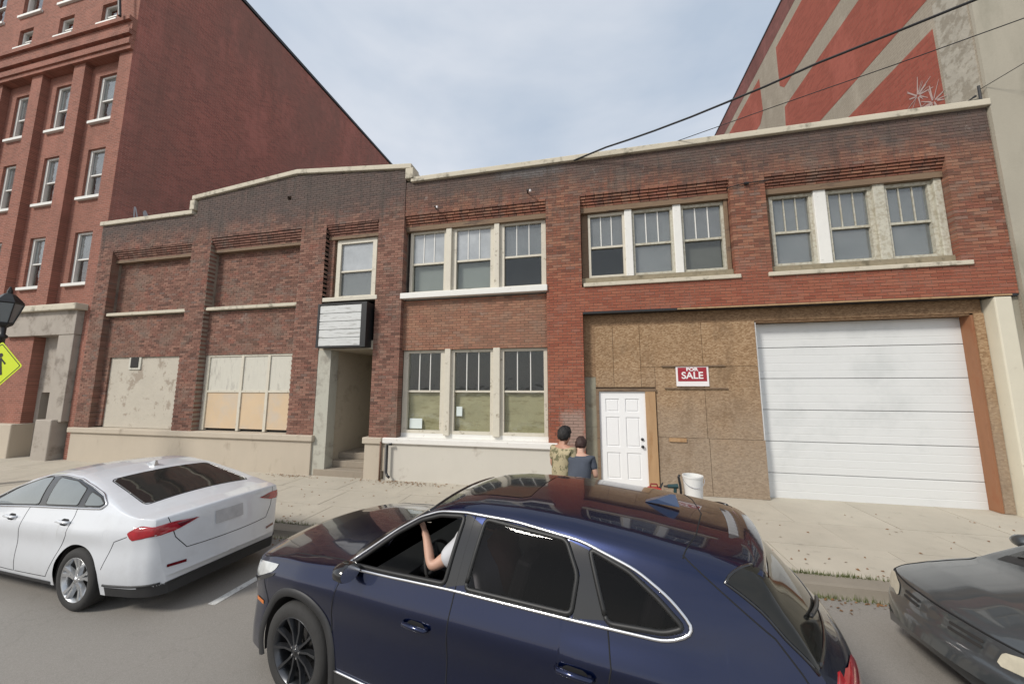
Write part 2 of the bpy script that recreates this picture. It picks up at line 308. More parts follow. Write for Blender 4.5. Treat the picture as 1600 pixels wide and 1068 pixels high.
# ---------------------------------------------------------------- ground
road = MB().add([(-200, -3.24, -.17), (200, -3.24, -.17), (200, -300, -.17), (-200, -300, -.17)], [(0, 1, 2, 3)]).build('road', M_ROAD, kind='structure')
gnd = MB().add([(-200, -3.3, -.35), (200, -3.3, -.35), (200, 300, -.35), (-200, 300, -.35)], [(0, 1, 2, 3)]).build('ground', M_JOINT, kind='structure')
SL = .016                                           # the sidewalk falls towards the kerb
swk = link('sidewalk', None, kind='structure')
MB().add([(-30, 1.9, -.012), (14, 1.9, -.012), (14, 0, -.012), (-30, 0, -.012), (-30, -2.93, -.012 - SL * 2.93), (14, -2.93, -.012 - SL * 2.93)], [(0, 1, 2, 3), (3, 2, 5, 4)]).build('joint_bed', M_JOINT, swk)
rows = [(.8, -1.02), (-1.03, -2.0), (-2.01, -2.93)]
for r_, (ya, yb) in enumerate(rows):
    x = -26.0 + .35 * r_
    while x < 12:
        wd = 1.55
        if not (2.5 < x + wd / 2 < 8.6 and r_ == 0 and False):
            e = [rnd.uniform(-.003, .003) for _ in range(4)]; z = lambda yy: min(0, yy * SL)
            vs = [(x, ya, z(ya) + e[0]), (x + wd - .009, ya, z(ya) + e[1]), (x + wd - .009, yb, z(yb) + e[2]), (x, yb, z(yb) + e[3])]
            MB().add(vs + [(a, b, c - .1) for a, b, c in vs], [(0, 1, 2, 3), (0, 4, 5, 1), (1, 5, 6, 2), (2, 6, 7, 3), (3, 7, 4, 0)]).build('slab', M_WALK, swk)
        x += wd
kb = link('kerb', None, kind='structure')
x = -26
while x < 12:
    wd = rnd.choice([1.4, 1.6, 1.8]); j = rnd.uniform(-.006, .006)
    pr = [(-2.94, -.30), (-2.94, -.050 + j), (-3.13, -.056 + j), (-3.17, -.068 + j), (-3.24 + j, -.30)]
    MB().prism(pr, 'x', x, x + wd - .012).build('kerb_stone', M_KERB, kb); x += wd
for xx in (-4.45, -9.85, 2.0):
    if xx < 0: MB().add([(xx, -3.35, -.166), (xx + .1, -3.35, -.166), (xx + .1, -4.95, -.166), (xx, -4.95, -.166)], [(0, 1, 2, 3)]).build('parking_line', M_LINE, kind='structure')

# ---------------------------------------------------------------- brickwork laid course by course
CH, BW = .0677, .213
cam_p = np.array([0, -8.6, 2.35])
def px_size(x, y, z):
    d = np.array([x, y, z]) - cam_p; c, s = math.cos(.217), math.sin(.217)
    f = np.array([-s * .9923, c * .9923, .1240]); dep = d @ f
    return (558 / dep) ** 2 * abs(d[1]) / np.linalg.norm(d), dep
def lay(panels, mort):
    """panels: dicts x0,x1,z0,top(x),y,depth,holes -> list of bricks (x0,x1,y0,y1,z0,z1)"""
    out_ = []
    for P in panels:
        x0, x1, y, dp = P['x0'], P['x1'], P['y'], P.get('depth', .3)
        k = int(round(P['z0'] / CH)); zt = P['top']
        while True:
            za = k * CH; zb = za + CH; zc = (za + zb) / 2
            xs = np.linspace(x0, x1, 240); ok = [zt(v) >= zb - .03 for v in xs]
            if not any(ok): break
            if all(ok): segs = [[x0, x1]]
            else:
                w = [v for v, o_ in zip(xs, ok) if o_]; segs = [[max(x0, w[0]), w[-1]]]
            for hx0, hx1, hz0, hz1 in P.get('holes', []):
                if hz0 < zc < hz1:
                    ns = []
                    for a, b in segs:
                        if hx1 <= a or hx0 >= b: ns.append([a, b]); continue
                        if hx0 - a > .02: ns.append([a, hx0])
                        if b - hx1 > .02: ns.append([hx1, b])
                    segs = ns
            for a, b in segs:
                mort.box(a + .005, b - .005, y + .009, y + dp, za, zb + .0006)
                xx = math.floor(a / BW) * BW + (BW / 2 if k % 2 else 0) - BW
                while xx < b:
                    p, q = max(xx, a), min(xx + BW - .010, b)
                    if q - p > .025:
                        ed = (p <= a + .02 or q >= b - .02); j = rnd.uniform(-.0025, .0025)
                        out_.append((p, q, y + j, y + (min(dp, .22) if ed else .03), za, za + CH - .010))
                    xx += BW
            k += 1
            if za > 12: break
    return out_
def place_bricks(bricks, parent, m):
    sc = []
    for i, (a, b, y0, y1, z0, z1) in enumerate(bricks):
        s, dep = px_size((a + b) / 2, y0, (z0 + z1) / 2)
        if y1 - y0 > .1: s *= .2
        if abs(b - a - .203) > .002: s *= .05
        sc.append((-s, i))
    top = set(i for s, i in sorted(sc)[:300])
    protos = []
    for k in range(10):
        mb = MB(); j = lambda: rnd.uniform(-.0015, .0015)
        mb.box(0, .203, 0, .03, 0, CH - .010, tone=(k + .5) / 10); o = mb.build('brick', m, parent, recalc=False); protos.append(o.data); o['tmp'] = 1
    first = [o for o in parent.children if o.get('tmp')]
    for o in first: bpy.data.objects.remove(o)
    rest = MB()
    for i, (a, b, y0, y1, z0, z1) in enumerate(bricks):
        tone = min(.999, max(0, rnd.betavariate(1.6, 1.6)))
        if rnd.random() < .05: tone = rnd.choice([.02, .97])
        if i in top: link('brick', protos[int(tone * 10)], parent, (a, y0, z0))
        else: rest.box(a, b, y0, y1, z0, z1, tone=tone, back=False)
    rest.build('brickwork', m, parent, recalc=False, kind='stuff')

def corbel(parent, x0, x1, z0, z1, yb, m, steps=5, yf=-.004, name='corbel_course'):
    h = (z1 - z0) / steps
    for i in range(steps):
        yy = yb + (yf - yb) * (i + 1) / steps
        mb = MB(); xx = x0 - rnd.uniform(0, .1)
        while xx < x1:
            a, b = max(xx, x0), min(xx + BW - .01, x1)
            if b - a > .02: mb.box(a, b, yy + rnd.uniform(-.003, .003), .32, z0 + i * h + .008, z0 + (i + 1) * h - .006, tone=rnd.betavariate(2, 3))
            xx += BW
        mb.build(name, m, parent, recalc=False)
    MB().box(x0, x1, yb + .03, .32, z0, z1 - .002).build('mortar', M_MORT, parent)

def coping(parent, pts, t=.14, y0=-.085, y1=.38, m=M_COPE):
    """coping follows (x,z) points of its underside"""
    poly = [(x, z) for x, z in pts] + [(x, z + t) for x, z in reversed(pts)]
    o = MB().prism(poly, 'y', y0, y1).build('coping', m, parent); return bevel(o, .015)

def window(parent, x0, x1, z0, z1, yf, split, fm, up='clear', lo='clear', bu=None, bl=None, mw=.05, name='window', munt=2, gm=None, top=.07):
    """double-hung unit: frame > rail, upper panes between muntins, lower pane, blinds"""
    w = mw; mb = MB()
    mb.box(x0, x0 + w, yf, yf + .12, z0, z1).box(x1 - w, x1, yf, yf + .12, z0, z1).box(x0 + w, x1 - w, yf + .003, yf + .12, z1 - top, z1).box(x0 + w, x1 - w, yf - .004, yf + .12, z0, z0 + .075)
    zs = z0 + (z1 - z0) * split
    mb.box(x0 + w, x1 - w, yf + .03, yf + .10, zs - .025, zs + .025)
    fr = mb.build(name, fm, parent)
    a, b = x0 + w, x1 - w; G = {'clear': M_GL, 'dust': M_GLD, 'frost': M_GLF}
    n = munt + 1; pw = (b - a) / n; yg = yf + .06
    for i in range(n):
        MB().box(a + pw * i + .003, a + pw * (i + 1) - .003, yg, yg + .006, zs + .025, z1 - top).build('pane', G[up], fr)
        if i: MB().box(a + pw * i - .011, a + pw * i + .011, yg - .015, yg + .02, zs + .025, z1 - top + .002).build('muntin', gm or fm, fr)
    MB().box(a + .003, b - .003, yg + .025, yg + .031, z0 + .075, zs - .025).build('pane', G[lo], fr)
    if bu: MB().box(a, b, yg + .10, yg + .11, zs - .02, z1 - .03).build('blind', bu, fr)
    if bl == 'paper' :
        mb = MB(); nx, nz = 14, 16; vs = []
        for i in range(nx + 1):
            for k in range(nz + 1):
                u, v = i / nx, k / nz
                vs.append((a + (b - a) * u, yg + .062 + .013 * math.sin(9 * v + 5 * u + 3 * math.sin(4 * u + x0)) + rnd.uniform(-.006, .006), z0 + .03 + (zs - z0 - .03) * v))
        mb.add(vs, [(i * (nz + 1) + k, (i + 1) * (nz + 1) + k, (i + 1) * (nz + 1) + k + 1, i * (nz + 1) + k + 1) for i in range(nx) for k in range(nz)])
        mb.build('paper_cover', M_TAN, fr, smooth=True)
    elif bl: MB().box(a, b, yg + .10, yg + .11, z0 + .03, zs + .02).build('blind', bl, fr)
    return fr
M_TAN = plain('tan_paper', (.46, .385, .235), .7, var=.15, scale=3, bmp=.8, bscale=9, dark=(.33, .26, .14), dscale=5, dthr=(.5, .7), sc3=(.6, 1, 2.5))
M_BLW = plain('white_blind', (.62, .64, .66), .7, var=.05); M_BLG = plain('grey_blind', (.27, .27, .26), .8, var=.1, scale=2)
M_BLD = plain('dim_curtain', (.12, .11, .10), .85, var=.3, scale=2); M_BLB = plain('blue_grey_blind', (.20, .22, .235), .8, var=.1, scale=2)

# ================================================================ building with the garage (right)
gb = thing('brick_building', 'two storey brick building with three-part windows, plywood front, white door and roll-up garage door', 'building', (0, 0, 0))
mort = MB(); TOPR = lambda x: 8.03
HB = [(-4.96, -1.02, 1.0, 7.12), (-.16, 3.21, 4.74, 7.13), (3.93, 7.24, 4.74, 7.10), (-.16, 8.3, 0, 4.13)]
pan = [dict(x0=-4.95, x1=8.03, z0=1.03, top=TOPR, y=0, holes=HB + [(-4.95, -.16, 0, 1.03)]),
       dict(x0=-4.96, x1=-1.02, z0=3.32, top=lambda x: 4.70, y=.12, depth=.25),
       dict(x0=-.83, x1=-.17, z0=0, top=lambda x: 1.05, y=0)]
br = lay(pan, mort); mort.build('mortar', M_MORT, gb, recalc=False); place_bricks(br, gb, M_BR)
coping(gb, [(-4.78, 8.02), (8.06, 8.02)])
# walls behind the face, floors and roof (closed rooms)
MB().box(-4.95, 8.0, 1.15, 14, -.3, 7.7).build('rear_wall', M_ROOM, gb)
MB().box(-4.95, 8.0, .31, 1.15, 3.95, 4.15).box(-4.95, 8.0, .3, 1.15, 7.3, 7.7).box(-4.99, -4.93, .31, 1.15, -.3, 7.3).box(-1.0, -.2, .3, 1.15, 0, 7.3).box(7.9, 8.0, .31, 1.15, 0, 7.3).build('floor_slab', M_ROOM, gb)
MB().box(-4.95, 8.0, .3, 14, 7.7, 7.76).build('roof', M_ROOF, gb)
for (a, b, z0, z1) in ((-4.95, -1.03, 6.78, 7.12), (-.155, 3.205, 6.80, 7.13), (3.935, 7.235, 6.80, 7.10)):
    corbel(gb, a, b, z0, z1, .13, M_BR)
    MB().box(a, b, .10, .32, z0 - .13, z0 - .003).build('lintel', M_LINT, gb)
# group 1, upper: clean cream paint, white upper panes
U1 = [(-4.86, -3.77), (-3.61, -2.41), (-2.27, -1.05)]
for i, (a, b) in enumerate(U1):
    window(gb, a, b, 4.86, 6.66, .2, .48, M_CREAM, 'frost' if i < 2 else 'dust', 'clear', M_BLW if i < 1 else M_BLB, [M_BLG, M_BLG, None][i], mw=(.12 if i else .08), gm=M_CREAMW)
for a, b in ((-3.77, -3.61), (-2.41, -2.27)): bevel(MB().box(a, b, .12, .34, 4.85, 6.68).build('mullion', M_CREAM, gb), .012)
bevel(MB().box(-4.99, -1.0, -.05, .2, 4.70, 4.855).build('sill', M_CREAMW, gb), .012)
# group 1, lower
L1 = [(-4.94, -3.73), (-3.57, -2.42), (-2.24, -1.05)]
for i, (a, b) in enumerate(L1):
    window(gb, a, b, 1.15, 3.31, .2, .5, M_CREAM, 'clear', 'clear', None, 'paper', mw=(.14 if i == 0 else .09), gm=M_CREAMW)
MB().box(-4.95, -1.0, .2, .3, 1.02, 1.15).build('sill', M_CREAMW, gb)
for a, b in ((-3.73, -3.57), (-2.42, -2.24)): bevel(MB().box(a, b, .12, .34, 1.12, 3.34).build('mullion', M_CREAM, gb), .012)
M_PAPER = plain('notice_paper', (.62, .68, .66), .7, var=.08)
MB().box(-3.43, -3.27, .262, .264, 1.60, 1.84).build('notice', M_PAPER, gb, label='small pale notice taped inside the middle ground floor window')
MB().box(-4.74, -4.38, .262, .264, 1.26, 1.52).build('notice', M_PAPER, gb, label='pale sheet in the lower corner of the window beside the downpipe')
# group 2
U2 = [(.02, .90), (1.07, 2.01), (2.19, 3.12)]
for i, (a, b) in enumerate(U2):
    window(gb, a, b, 4.99, 6.66, .2, .48, M_PEEL if i else M_CREAM, 'dust', 'dust' if i == 1 else 'clear', [M_BLD, M_BLG, None][i], [None, M_BLG, M_BLD][i], mw=.055, gm=M_CREAMW)
for a, b in ((.90, 1.07), (2.01, 2.19), (3.12, 3.2), (-.15, .02)): bevel(MB().box(a, b, .14 if a > 0 else .22, .34, 4.9, 6.68).build('mullion', M_CREAMW if 0 < a < 3 else M_LINT, gb), .012)
MB().box(-.155, 3.2, .1, .34, 4.83, 4.985).build('sill_board', M_MOSS, gb)
bevel(MB().box(-.12, 3.3, -.045, .2, 4.735, 4.825).build('sill', M_COPE, gb), .012)
# group 3
U3 = [(4.07, 4.92), (5.16, 6.03), (6.24, 7.10)]
for i, (a, b) in enumerate(U3):
    window(gb, a, b, 4.99, 6.66, .2, .48, M_PEEL, 'dust', 'dust', M_BLG, [M_BLB, M_BLB, M_BLG][i], mw=.07, gm=M_PEEL)
for k, (a, b) in enumerate(((4.92, 5.16), (6.03, 6.24), (7.10, 7.235), (3.935, 4.07))):
    bevel(MB().box(a, b, .14 if k < 3 else .2, .34, 4.9, 6.68).build('mullion', M_CREAMW if k == 0 else M_PEEL if k < 3 else M_LINT, gb), .012)
MB().box(3.935, 7.235, .1, .34, 4.83, 4.985).build('sill_board', M_MOSS, gb)
bevel(MB().box(3.84, 7.4, -.045, .2, 4.735, 4.825).build('sill', M_COPE, gb), .012)
# plinth under the window bay
bevel(MB().box(-5.27, -.84, -.03, .3, -.2, .90).build('plinth', M_PLIN2, gb), .01)
bevel(MB().box(-5.31, -.80, -.09, .33, .90, 1.045).build('plinth_cap', M_CAP, gb), .02)
# plywood front: sheets, band, steel beam, battens
MB().box(-.155, 8.0, -.012, .28, 4.075, 4.125).build('steel_lintel', M_BLACK, gb)
MB().box(1.95, 7.9, -.03, -.012, 4.085, 4.115).build('batten', M_LUMB, gb)
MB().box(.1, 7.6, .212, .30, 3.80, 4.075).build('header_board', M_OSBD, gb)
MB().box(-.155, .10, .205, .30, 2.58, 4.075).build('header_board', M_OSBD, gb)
MB().box(-.155, .10, .19, .30, 1.42, 2.575).build('render_patch', M_PLAST, gb); MB().box(-.155, .10, .195, .30, 0, 1.415).build('render_patch', M_PLAST, gb)
sheets = [(.10, .52, 2.34, 3.80), (.524, 1.13, 2.34, 3.80), (1.134, 2.47, 2.80, 3.80), (2.474, 3.57, 2.80, 3.80), (1.44, 2.47, 1.22, 2.796), (2.474, 3.57, 1.22, 2.796),
          (1.44, 2.5, 0.0, 1.216), (2.504, 3.59, 0.0, 1.216), (1.134, 1.437, 2.34, 2.796), (7.46, 7.62, 0, 3.80)]
for a, b, c, d in sheets:
    y = .2 + rnd.uniform(-.004, .006); MB().box(a + .002, b - .002, y, y + .02, c + .002, d - .002).build('strand_board_sheet', M_OSB, gb)
MB().box(-.155, 3.57, .232, .30, 0, 3.95).build('backing', M_LINT, gb)
for a, b, z, t_ in ((1.58, 2.90, 2.80, .03), (1.63, 2.93, 2.30, .03)): MB().box(a, b, .165, .197, z, z + t_).build('batten', M_LINT, gb)
MB().box(1.67, 2.03, .175, .197, 1.13, 1.215).build('batten', M_LUMB, gb)
MB().box(.10, 1.44, .155, .199, 2.245, 2.30).build('drip_board', M_LINT, gb)
# entrance door: 6 panels
MB().box(.10, .165, .15, .3, .0, 2.245).build('door_jamb', M_LINT, gb)
MB().box(1.20, 1.42, .165, .3, .0, 2.245).build('door_jamb', M_LUMB, gb)
dmb = MB(); X0, X1, Z0, Z1, Y = .17, 1.20, .07, 2.235, .20
rects = []
cw = (X1 - X0 - .14 * 3) / 2
for ci in range(2):
    xa = X0 + .14 + ci * (cw + .14)
    for za, zb in ((.27, .85), (.98, 1.65), (1.77, 2.07)): rects.append((xa, xa + cw, za, zb))
def door_face(mb, X0, X1, Z0, Z1, Y, rects, rec=.012):
    xs = sorted({X0, X1} | {r[0] for r in rects} | {r[1] for r in rects}); zs = sorted({Z0, Z1} | {r[2] for r in rects} | {r[3] for r in rects})
    for i in range(len(xs) - 1):
        for k in range(len(zs) - 1):
            cx, cz = (xs[i] + xs[i + 1]) / 2, (zs[k] + zs[k + 1]) / 2
            if any(r[0] < cx < r[1] and r[2] < cz < r[3] for r in rects): continue
            mb.box(xs[i], xs[i + 1], Y, Y + .04, zs[k], zs[k + 1])
door_face(dmb, X0, X1, Z0, Z1, Y, rects)
dmb.box(X0 + .01, X1 - .01, Y + .018, Y + .045, Z0, Z1)
door = dmb.build('door', M_WHITE, gb)
for r in rects: bevel(MB().box(r[0] + .03, r[1] - .03, Y + .006, Y + .019, r[2] + .03, r[3] - .03).build('door_panel', M_WHITE, door), .005)
MB().lathe([(0, -.06), (.03, -.055), (.034, -.03), (.02, -.02), (.02, 0)], 16, 'y', (1.10, Y, 1.00)).box(1.06, 1.08, Y - .05, Y - .03, .99, 1.01).build('door_handle', M_BLACK, door, smooth=True)
MB().lathe([(0, -.03), (.03, -.028), (.033, 0)], 16, 'y', (1.10, Y, 1.16)).build('deadbolt', M_BLACK, door, smooth=True)
MB().box(.165, 1.2, .16, .3, -.02, .065).build('threshold', M_LINT, gb)
# garage door
gd = link('garage_door', None, gb)
zl = [-.02, .51, 1.175, 1.85, 2.53, 3.215, 3.76]
for k in range(6):
    za, zb = zl[k] + .0022, zl[k + 1] - .0022; mb = MB(); nr = 4 if zb - za > .55 else 3; hh = (zb - za) / nr
    prof = []
    for r_ in range(nr):                         # shallow horizontal ribs pressed in each section
        z = za + r_ * hh; prof += [(.450, z + .004), (.450, z + hh - .026), (.4530, z + hh - .020), (.4530, z + hh - .010), (.450, z + hh - .004)]
    poly = [(y, z) for y, z in prof] + [(.49, zb), (.49, za)]
    mb.prism(poly, 'x', 3.60, 7.44); mb.build('door_section', M_GAR, gd)
MB().box(7.42, 7.46, .22, .449, 0, 3.77).build('garage_jamb', M_JAMB, gb); MB().box(3.565, 3.598, .222, .449, 0, 3.77).build('garage_jamb', M_WHITE, gb)
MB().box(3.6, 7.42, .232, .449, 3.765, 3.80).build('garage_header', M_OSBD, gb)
MB().box(3.6, 7.46, .44, .5, -.06, -.019).build('door_seal', M_BLACK, gb)
MB().box(7.40, 7.9, .5, .55, 0, 4.0).build('backing', M_ROOM, gb)
bevel(MB().box(7.63, 7.90, -.02, .3, -.1, 4.07).build('column', M_POLE, gb, label='cream painted corner column right of the garage door'), .02)
MB().box(7.905, 8.045, .05, .3, -.1, 4.07).build('return_wall', M_STUC, gb)

# ================================================================ gabled building (left of it)
gl_ = thing('brick_building', 'brown brick building with low gable, bricked-up windows and a recessed entrance under a blank sign', 'building', (0, 0, 0))
def GT(x):
    if x < -12.46: return 7.93
    return 8.42 + .36 * (1 - min(1, abs(x + 8.6) / 3.86))
HL = [(-15.95, -12.48, 1.0, 6.98), (-11.70, -8.33, 1.0, 7.02), (-7.46, -5.75, 0, 7.05), (-8.93, -8.78, 8.02, 8.14)]
mort = MB()
pan = [dict(x0=-16.60, x1=-4.96, z0=1.03, top=GT, y=-.02, holes=HL),
       dict(x0=-15.95, x1=-12.48, z0=3.33, top=lambda x: 4.70, y=.15), dict(x0=-11.70, x1=-8.33, z0=3.33, top=lambda x: 4.70, y=.15),
       dict(x0=-15.95, x1=-12.48, z0=4.80, top=lambda x: 6.70, y=.27), dict(x0=-11.70, x1=-8.33, z0=4.80, top=lambda x: 6.70, y=.27),
       dict(x0=-15.95, x1=-15.70, z0=1.05, top=lambda x: 3.3, y=.15), dict(x0=-7.46, x1=-7.27, z0=4.75, top=lambda x: 6.8, y=.13, depth=.2), ]
br = lay(pan, mort); mort.build('mortar', M_MORT, gl_, recalc=False); place_bricks(br, gl_, M_BL)
for a, b, z0, z1 in ((-15.94, -12.49, 6.66, 6.98), (-11.69, -8.34, 6.68, 7.02), (-7.45, -5.76, 6.72, 7.05)):
    corbel(gl_, a, b, z0, z1, .14, M_BL); MB().box(a, b, .10, .3, z0 - .09, z0 - .003).build('lintel', M_LINT, gl_)
for a, b in ((-15.93, -12.47), (-11.69, -8.32)): bevel(MB().box(a, b, .02, .3, 4.70, 4.80).build('sill', M_COPE, gl_), .012)
coping(gl_, [(-16.66, 7.93), (-12.55, 7.93)])
coping(gl_, [(-12.62, 8.42), (-8.6, 8.79), (-4.78, 8.44)])
bevel(MB().box(-4.94, -4.70, -.11, .30, 8.12, 8.43).build('coping_block', M_COPE, gl_), .02)
bevel(MB().box(-12.66, -12.47, -.10, .30, 8.07, 8.40).build('coping_block', M_COPE, gl_), .02)
MB().box(-16.44, -7.6, .31, 14, -.3, 7.5).box(-5.6, -5.0, .31, 14, -.3, 7.5).box(-7.6, -5.6, .9, 14, 3.6, 7.5).box(-7.6, -5.6, 2.6, 14, -.3, 3.6).build('rear_wall', M_ROOM, gl_)
MB().box(-16.44, -5.0, .3, 14, 7.5, 7.56).build('roof', M_ROOF, gl_)
# bricked up openings of the ground floor
MB().box(-15.70, -12.48, .2, .3, 1.05, 3.33).build('whitewashed_infill', M_PARG, gl_, label='flaking whitewashed infill with a small square vent')
bevel(MB().box(-14.86, -14.34, .17, .21, 2.90, 3.325).build('vent_frame', M_BWHT, gl_), .006); MB().box(-14.76, -14.44, .155, .2, 2.97, 3.30).build('vent_hole', M_DK, gl_)
wf = link('boarded_window', None, gl_)
ux = [-11.55, -10.26, -9.30, -8.34]
for i in range(3):
    MB().box(ux[i] + .03, ux[i + 1] - .03, .2, .24, 2.24, 3.26).build('board', M_BWHT, wf); MB().box(ux[i] + .03, ux[i + 1] - .03, .2, .24, 1.12, 2.18).build('board', M_BPCH, wf)
for xx in ux: MB().box(xx - .045, xx + .045, .17, .26, 1.06, 3.32).build('mullion', M_CREAM, wf)
MB().box(-11.6, -8.3, .175, .26, 2.18, 2.24).box(-11.6, -8.3, .175, .26, 3.26, 3.325).build('transom', M_CREAM, wf)
MB().box(-11.69, -11.60, .19, .3, 1.05, 3.33).build('render_patch', M_PARG, gl_)
# plinth
bevel(MB().box(-16.62, -7.46, -.06, .3, -.2, .88).build('plinth', M_PLIN, gl_), .012)
bevel(MB().box(-16.70, -7.40, -.12, .33, .88, 1.04).build('plinth_cap', M_PLIN, gl_), .02)
bevel(MB().box(-5.84, -5.36, -.05, .3, -.2, .88).build('plinth', M_PLIN, gl_), .012); bevel(MB().box(-5.89, -5.33, -.10, .33, .88, 1.04).build('plinth_cap', M_PLIN, gl_), .02)
MB().box(-5.75, -4.96, .0, .3, .2, 1.03).build('plinth_core', M_PLIN, gl_)
# entrance recess
M_ENT = plain('faded_entry_paint', (.44, .39, .31), .85, var=.1, scale=2, dark=(.34, .30, .235), dscale=2)
M_ENTL = plain('pale_entry_paint', (.42, .41, .35), .8, var=.1, scale=2, dark=(.28, .26, .22), dscale=2)
M_STEP = concrete('step_concrete', (.33, .28, .22))
MB().box(-7.46, -7.05, -.01, .3, .0, 3.36).build('door_jamb', M_ENTL, gl_)
MB().box(-7.46, -7.10, .3, 2.2, .0, 3.36).build('side_wall', M_ENT, gl_); MB().box(-5.74, -5.6, .3, 2.2, 0, 3.36).build('side_wall', M_ENT, gl_)
MB().box(-7.1, -5.74, 2.0, 2.2, .4, 3.36).build('back_wall', M_ENT, gl_); MB().box(-7.46, -5.74, .0, 2.2, 3.36, 3.6).build('soffit', M_ENT, gl_)
ed = MB().box(-6.85, -5.9, 1.955, 2.0, .5, 2.95).build('door', plain('dark_green_door', (.085, .09, .08), .5), gl_)
MB().box(-6.93, -6.85, 1.93, 2.0, .5, 3.03).box(-6.85, -5.85, 1.93, 2.0, 2.95, 3.03).build('door_frame', M_ENT, gl_)
for k, (ya, h) in enumerate(((-.03, .16), (.30, .33), (.60, .50))): bevel(MB().box(-7.37 if k == 0 else -7.1, -5.84 if k == 0 else -5.74, ya, 2.0, -.1 if k == 0 else h - .17, h).build('step', M_STEP, gl_), .012)
# window over the sign
window(gl_, -7.20, -5.90, 4.86, 6.62, .17, .46, M_CREAM, 'frost', 'dust', M_BLW, M_BLG, mw=.13, munt=0, gm=M_CREAMW, top=.12)
MB().box(-5.90, -5.76, .2, .3, 4.8, 6.7).build('mullion', M_CREAM, gl_); MB().box(-7.28, -7.2, .2, .3, 4.8, 6.7).build('mullion', M_LINT, gl_)
bevel(MB().box(-7.44, -5.70, -.03, .2, 4.74, 4.86).build('sill', M_CREAM, gl_), .012)
# blank light box sign
sg = thing('light_box_sign', 'blank white light box sign in a black frame over the stepped entrance', 'sign', (-6.62, -.1, 3.4))
MB().box(-.72, .80, -.18, .26, 0, .04).box(-.72, .80, -.18, .26, 1.18, 1.22).box(-.72, -.66, -.18, .26, .04, 1.18).box(.64, .80, -.18, .26, .04, 1.18).build('frame', M_BLACK, sg)
MB().box(-.66, .64, -.10, .2, .04, 1.18).build('back_box', M_BLACK, sg)
M_SGN = plain('grimy_white_plastic', (.58, .59, .58), .5, var=.08, scale=4, dark=(.30, .30, .28), dscale=4, dthr=(.5, .7), sc3=(.5, 1, 4))
for k in range(5): MB().prism([(-.15, .045 + k * .226), (-.165, .05 + k * .226), (-.165, .25 + k * .226), (-.15, .262 + k * .226), (-.10, .262 + k * .226), (-.10, .045 + k * .226)], 'x', -.655, .635).build('letter_track', M_SGN, sg)

# ================================================================ tall brick building far left
tb = thing('tall_brick_building', 'tall red brick building with rows of white-silled windows and a grey stone entrance', 'building')
cols = [-17.93, -20.33, -22.73, -25.13, -27.53]; XR = -16.45
def wallboxes(mb, x0, x1, z0, z1, y0, y1, holes):
    zs = sorted({z0, z1} | {h[i] for h in holes for i in (2, 3) if z0 < h[i] < z1})
    for a, b in zip(zs, zs[1:]):
        zc = (a + b) / 2; segs = [(x0, x1)]
        for h in holes:
            if h[2] < zc < h[3]:
                ns = []
                for p, q in segs:
                    if h[1] <= p or h[0] >= q: ns.append((p, q)); continue
                    if h[0] > p: ns.append((p, h[0]))
                    if h[1] < q: ns.append((h[1], q))
                segs = ns
        for p, q in segs: mb.box(p, q, y0, y1, a, b)
bays = [(c - .97, c + .82, 5.2, 14.85) for c in cols]
mb = MB(); ent = [(-20.45, -16.9, -.2, 5.15)]
smallw = [(c - .42 - .1, c + .42 - .1, 16.45, 17.3) for c in cols]; topw = [(c - .6, c + .6, 18.0, 20.2) for c in cols]
wallboxes(mb, -30, XR, -.2, 21.4, 0, .22, bays + ent + smallw + topw)
wh = [(c - .52, c + .52, z, z + 1.95) for c in cols for z in (6.03, 9.33, 12.43)]
wallboxes(mb, -30, XR - .01, 5.0, 15.0, .222, .5, wh)
wallboxes(mb, -30, XR - .01, 15.0, 21.3, .222, .5, smallw + topw)
mb.build('front_wall', M_TF, tb)
MB().box(-30, XR, .52, 34, -.3, 21.35).build('side_wall', M_TS, tb)
MB().box(XR + .001, XR + .004, .003, .52, 5.2, 21.35).build('corner_return', M_TS, tb)
MB().box(-30.05, XR + .06, -.06, 34.1, 21.4, 21.56).build('roof_edge', M_BLACK, tb)
for k, (a, b, y) in enumerate(((14.85, 15.02, -.10), (15.02, 15.25, -.16), (15.25, 15.42, -.08), (15.42, 15.6, -.20), (15.6, 15.95, -.14), (15.95, 16.12, -.24))):
    MB().box(-30, XR + (.02 if k % 2 else .035), y, .01, a, b).build('belt_course', M_TF, tb)
MB().tube([(-17.05, -.3, 17.9), (-16.95, -.34, 17.0), (-16.75, -.34, 16.0)], .05, 8).build('bracket', M_BLACK, tb)
for c, a, b in [(c, z, z + 1.95) for c in cols for z in (6.03, 9.33, 12.43)]:
    w_ = window(tb, c - .52, c + .52, a, b, .30, .48, M_CREAMW, 'dust', 'clear', M_BLG if rnd.random() < .5 else None, None, mw=.11, munt=0)  # whitish reflection on the upper panes is painted in by the film
    bevel(MB().box(c - .66, c + .66, .12, .3, a - .11, a).build('sill', M_CREAMW, tb), .01)
for h in smallw + topw:
    window(tb, h[0], h[1], h[2], h[3], .10, .48, M_CREAMW, mw=.09, munt=0)
    bevel(MB().box(h[0] - .12, h[1] + .12, -.08, .2, h[2] - .11, h[2]).build('sill', M_CREAMW, tb), .01)
